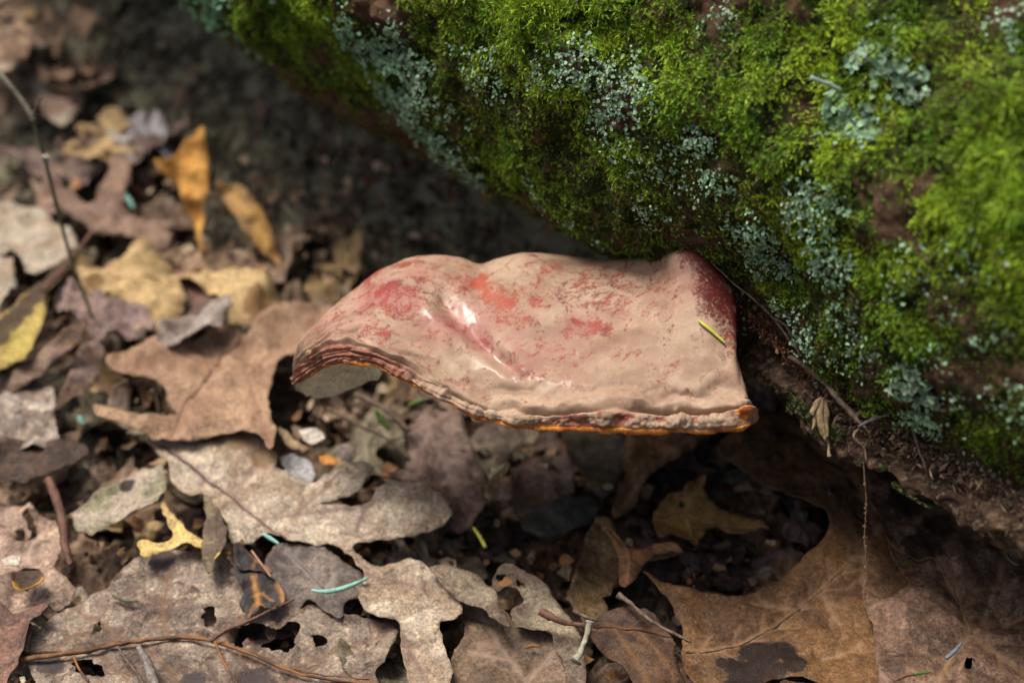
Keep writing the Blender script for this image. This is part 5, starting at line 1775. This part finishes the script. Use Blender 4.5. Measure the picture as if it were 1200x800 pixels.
st_ = np.stack([Pb @ D_AX * .35, Pb @ up2, Pb @ out2], 1)
hh = .0032 * fbm(Pb, 60, 3, 401) + .0030 * fbm(st_, 260, 4, 405) + .0012 * fbm(Pb, 420, 4, 409)
Pb = Pb + dirs.reshape(-1, 3) * hh[:, None]
ii, jj = np.meshgrid(np.arange(n_ - 1), np.arange(SIDES), indexing='ij')
a_ = (ii * SIDES + jj).ravel()
b_ = (ii * SIDES + (jj + 1) % SIDES).ravel()
me = mesh_np('bark_shelf', Pb, np.stack([a_, b_, b_ + SIDES, a_ + SIDES], 1), True)


def mat_shelf():
    m = Mat('rotten_bark')
    mp_ = m.n('ShaderNodeMapping')
    mp_.inputs['Rotation'].default_value = (0, 0, math.radians(42))
    mp_.inputs['Scale'].default_value = (.3, 1, 1)
    m.l(m.co, mp_.inputs[0])
    fib = m.noise(380, 6, .75, mp_.outputs[0])
    col = m.mix(m.ramp(m.noise(110, 6, .7, dist=.5), .4, .62), (.038, .022, .014), (.105, .062, .038))
    col = m.mix(m.ramp(fib, .5, .62), col, (.21, .15, .095))
    col = m.mix(m.math('MULTIPLY', m.ramp(m.noise(260, 5, .7), .54, .66), .8), col, (.014, .009, .007))
    m.set(base=col, rough=.92, spec=.2, normal=m.bump(fib, 1.0, .0016))
    return m.m


link('bark_shelf', me, mat_shelf(), log)['label'] = 'fibrous rotten bark ledge along the underside'

# green liverwort fringe on the shelf's lower lip + short dull moss
rr = np.random.default_rng(61)
sel = rr.integers(int(n_ * .32), n_ - 1, 5200)
ang = rr.uniform(-2.2, -0.35, 5200)
Pq = cl_[sel] + up2 * (np.sin(ang) * hw[sel])[:, None] + out2 * (np.cos(ang) * hw[sel] * .66)[:, None]
Nq = Pq - cl_[sel]
Nq /= np.linalg.norm(Nq, axis=1)[:, None]
kk = (fbm(Pq, 70, 3, 63) > -0.05) & (np.sin(ang) < -.35)
Pq, Nq = Pq[kk], Nq[kk]
V1, F1, C1 = flakes(Pq + Nq * .0012, Nq, rr.uniform(.0006, .0013, len(Pq)), np.array([.095, .115, .04]) * rr.uniform(.5, 1.5, (len(Pq), 1)), 64)
me = mesh_np('fringe', V1, F1, True, None, {'col': C1})
me.materials.append(M_LICH)
tag(link('liverwort', me), 'dull green liverwort fringe along the lower lip of the bark ledge', 'liverwort', kind='stuff')

# red brown frass crumbs in the seam between trunk and ledge
def seam_crumbs(nm, label, cat, line, spread, n, size, cols, seed):
    rng = np.random.default_rng(seed)
    L = catmull(np.array([at_d(*q) for q in line]), 20)
    idx = rng.integers(0, len(L), n)
    P = L[idx] + rng.normal(0, 1, (n, 3)) * spread / 1000.0
    V = []
    D = np.array([[1, 0, 0], [-1, 0, 0], [0, 1, 0], [0, -1, 0], [0, 0, 1], [0, 0, -1]], float)
    s = rng.uniform(size[0], size[1], (n, 1, 1)) / 1000
    Q = rng.normal(size=(n, 3, 3))
    Q /= np.linalg.norm(Q, axis=2)[..., None]
    L2 = D[None] * rng.uniform(.5, 1.4, (n, 6, 1)) * np.stack([rng.uniform(.8, 2.0, n), rng.uniform(.5, 1, n), rng.uniform(.3, .8, n)], 1)[:, None]
    V = np.einsum('nij,nkj->nki', Q, L2) * s + P[:, None]
    T = np.array([[0, 2, 4], [2, 1, 4], [1, 3, 4], [3, 0, 4], [2, 0, 5], [1, 2, 5], [3, 1, 5], [0, 3, 5]])
    F = (np.arange(n)[:, None, None] * 6 + T[None]).reshape(-1, 3)
    cc = np.array(cols)[rng.integers(0, len(cols), n)] * rng.uniform(.6, 1.4, (n, 1))
    me = mesh_np(nm, V.reshape(-1, 3), F, False, None, {'col': np.repeat(cc, 6, 0)})
    me.materials.append(M_CRUMB)
    tag(link(nm, me), label, cat, kind='stuff')


FR = [(.20, .085, .045), (.13, .055, .03), (.26, .13, .07), (.08, .04, .025)]
seam_crumbs('frass', 'red brown frass crumbs in the seam between trunk and bark ledge', 'frass',
            [(815, 290, .668), (838, 312, .662), (850, 332, .656), (880, 362, .648), (896, 385, .640), (915, 410, .634), (945, 432, .630), (985, 458, .624), (1030, 485, .616)], 1.5, 1400, (.3, 1.0), FR, 71)
seam_crumbs('bark_crumbs', 'brown bark crumbs piled on the ledge under the trunk at the right', 'bark crumbs',
            [(965, 455, .630), (1010, 485, .618), (1060, 515, .606), (1120, 548, .592), (1180, 575, .578), (1240, 605, .566)], 3.2, 4500, (.35, 1.3), [(.10, .06, .04), (.16, .105, .07), (.06, .035, .024), (.22, .16, .10)], 72)

for lb, pts, ds, rr_, mt in [
    ('thin pale root thread running along the top of the bark seam', [(800, 283), (822, 298), (845, 318), (862, 334), (885, 352), (905, 372)], [.645, .640, .636, .634, .630, .628], [.35, .35, .3, .3, .25, .25], M_TWIG),
    ('fine root looping over the seam below the lichen', [(893, 358), (912, 380), (928, 402), (946, 420), (975, 440), (990, 448)], [.632, .628, .625, .622, .618, .618], [.4, .5, .45, .4, .35, .3], M_TWIG),
    ('curling rootlet around the dry bud in the seam', [(905, 372), (922, 382), (930, 400), (938, 418)], [.628, .624, .622, .620], [.35, .6, .5, .3], M_TWIG),
    ('thick gnarled root lying on the bark ledge', [(925, 418), (945, 430), (968, 450), (985, 470), (1005, 492), (1020, 508)], [.628, .624, .616, .610, .606, .603], [.9, 1.3, 1.1, 1.2, .9, .6], M_TWIG),
    ('slate blue flattened root arching over the ledge at the right', [(1006, 500), (1025, 490), (1045, 485), (1062, 487), (1090, 496)], [.603, .600, .598, .597, .598], [.5, .8, .8, .6, .4], mat_plain('slate_root', (.12, .10, .10), (.06, .04, .035), 200, .6)),
    ('thin tan root dropping across the ledge at the right', [(1062, 488), (1072, 508), (1078, 530), (1086, 552)], [.596, .594, .592, .592], [.6, .5, .45, .4], M_TWIG),
    ('forked thin root at the lower edge of the ledge', [(1006, 503), (1000, 512), (1012, 524), (1016, 540)], [.602, .600, .600, .600], [.7, .5, .4, .4], M_TWIG),
]:
    stick('root', lb, 'root', pts, rr_, mt, ds, 7, .00035 if max(rr_) > .45 else .00015, depth=True)

# hanging thread with frass beads
ht = stick('hanging_thread', 'hanging thread beaded with frass in front of the giant leaf', 'thread', [(1011, 517), (1012, 545), (1015, 590), (1013, 630), (1016, 670), (1013, 702)], [.2, .2, .17, .17, .17, .2], M_TWIG,
           [.600, .602, .604, .606, .608, .610], 6, .0001, depth=True)
brg = np.random.default_rng(81)
bm_v, bm_f = [], []
for k in range(60):
    t = brg.beta(2.2, 1.1)
    yb_ = 517 + t * 185
    P_ = at_d(np.interp(yb_, [517, 545, 590, 630, 670, 702], [1011, 1012, 1015, 1013, 1016, 1013]) + brg.normal(0, .9), yb_, .602 + .008 * t)
    s_ = brg.uniform(.0003, .0008)
    o_ = len(bm_v)
    for d_ in ((1, 0, 0), (-1, 0, 0), (0, 1, 0), (0, -1, 0), (0, 0, 1), (0, 0, -1)):
        bm_v.append(P_ + np.array(d_) * s_ * brg.uniform(.6, 1.4) - np.array(ht.location))
    bm_f += [(o_ + a, o_ + b, o_ + c) for a, b, c in ((0, 2, 4), (2, 1, 4), (1, 3, 4), (3, 0, 4), (2, 0, 5), (1, 2, 5), (3, 1, 5), (0, 3, 5))]
me = mesh_np('frass_beads', np.array(bm_v), np.array(bm_f), False)
q = link('frass_beads', me, mat_plain('frass_bead', (.22, .11, .045), (.1, .05, .025), 600), ht)
q['kind'] = 'stuff'

# the dry flower husk hanging from the ledge
hk = bpy.data.objects.new('dry_husk', None)
COL.objects.link(hk)
h0 = at_d(964, 466, .622)
hk.location = h0
tag(hk, 'dry tan bud husk with narrow scales hanging from the bark ledge', 'husk')
M_HUSK = mat_plain('husk', (.30, .22, .12), (.15, .10, .055), 350, .7)
for nm, pts, rr_ in [('scale', [(963, 466), (957, 474), (952, 482), (953, 487)], [.8, 1.3, 1.1, .4]), ('scale', [(965, 466), (961, 482), (963, 500), (968, 516)], [.9, 1.7, 1.6, .5]),
                     ('scale', [(966, 468), (968, 482), (968, 498), (970, 512)], [.8, 1.5, 1.2, .4]), ('scale', [(962, 470), (955, 488), (954, 498), (951, 503)], [.5, .8, .6, .3]),
                     ('stem', [(969, 512), (971, 524), (972, 535)], [.5, .45, .8])]:
    P_ = catmull(np.array([at_d(x, y, .622 - .0006 * k) for k, (x, y) in enumerate(pts)]), 6) - h0
    R_ = np.interp(np.linspace(0, 1, len(P_)), np.linspace(0, 1, len(rr_)), rr_) / 1000
    link(nm, tube_mesh(nm, P_, R_, 8, .00025, len(pts)), M_HUSK, hk)

# a few tall seta-like horns of lichen in the large scale clump
for lb, pts, ds, rr_ in [('pale horn shaped lichen stalk pointing left from the scale clump on the moss', [(984, 106), (972, 99), (960, 95), (950, 91)], None, [.9, .8, .75, .9])]:
    u_, p_ = log_at(984, 106)
    q0, n0 = log_surface([u_], [p_])
    d0 = float((q0[0] - CAM) @ FWD) - .004
    stick('lichen_horn', lb, 'lichen', pts, rr_, mat_plain('lichen_horn', (.22, .32, .24), (.3, .4, .32), 500), [d0, d0 - .002, d0 - .003, d0 - .004], 8, .00015, depth=True)
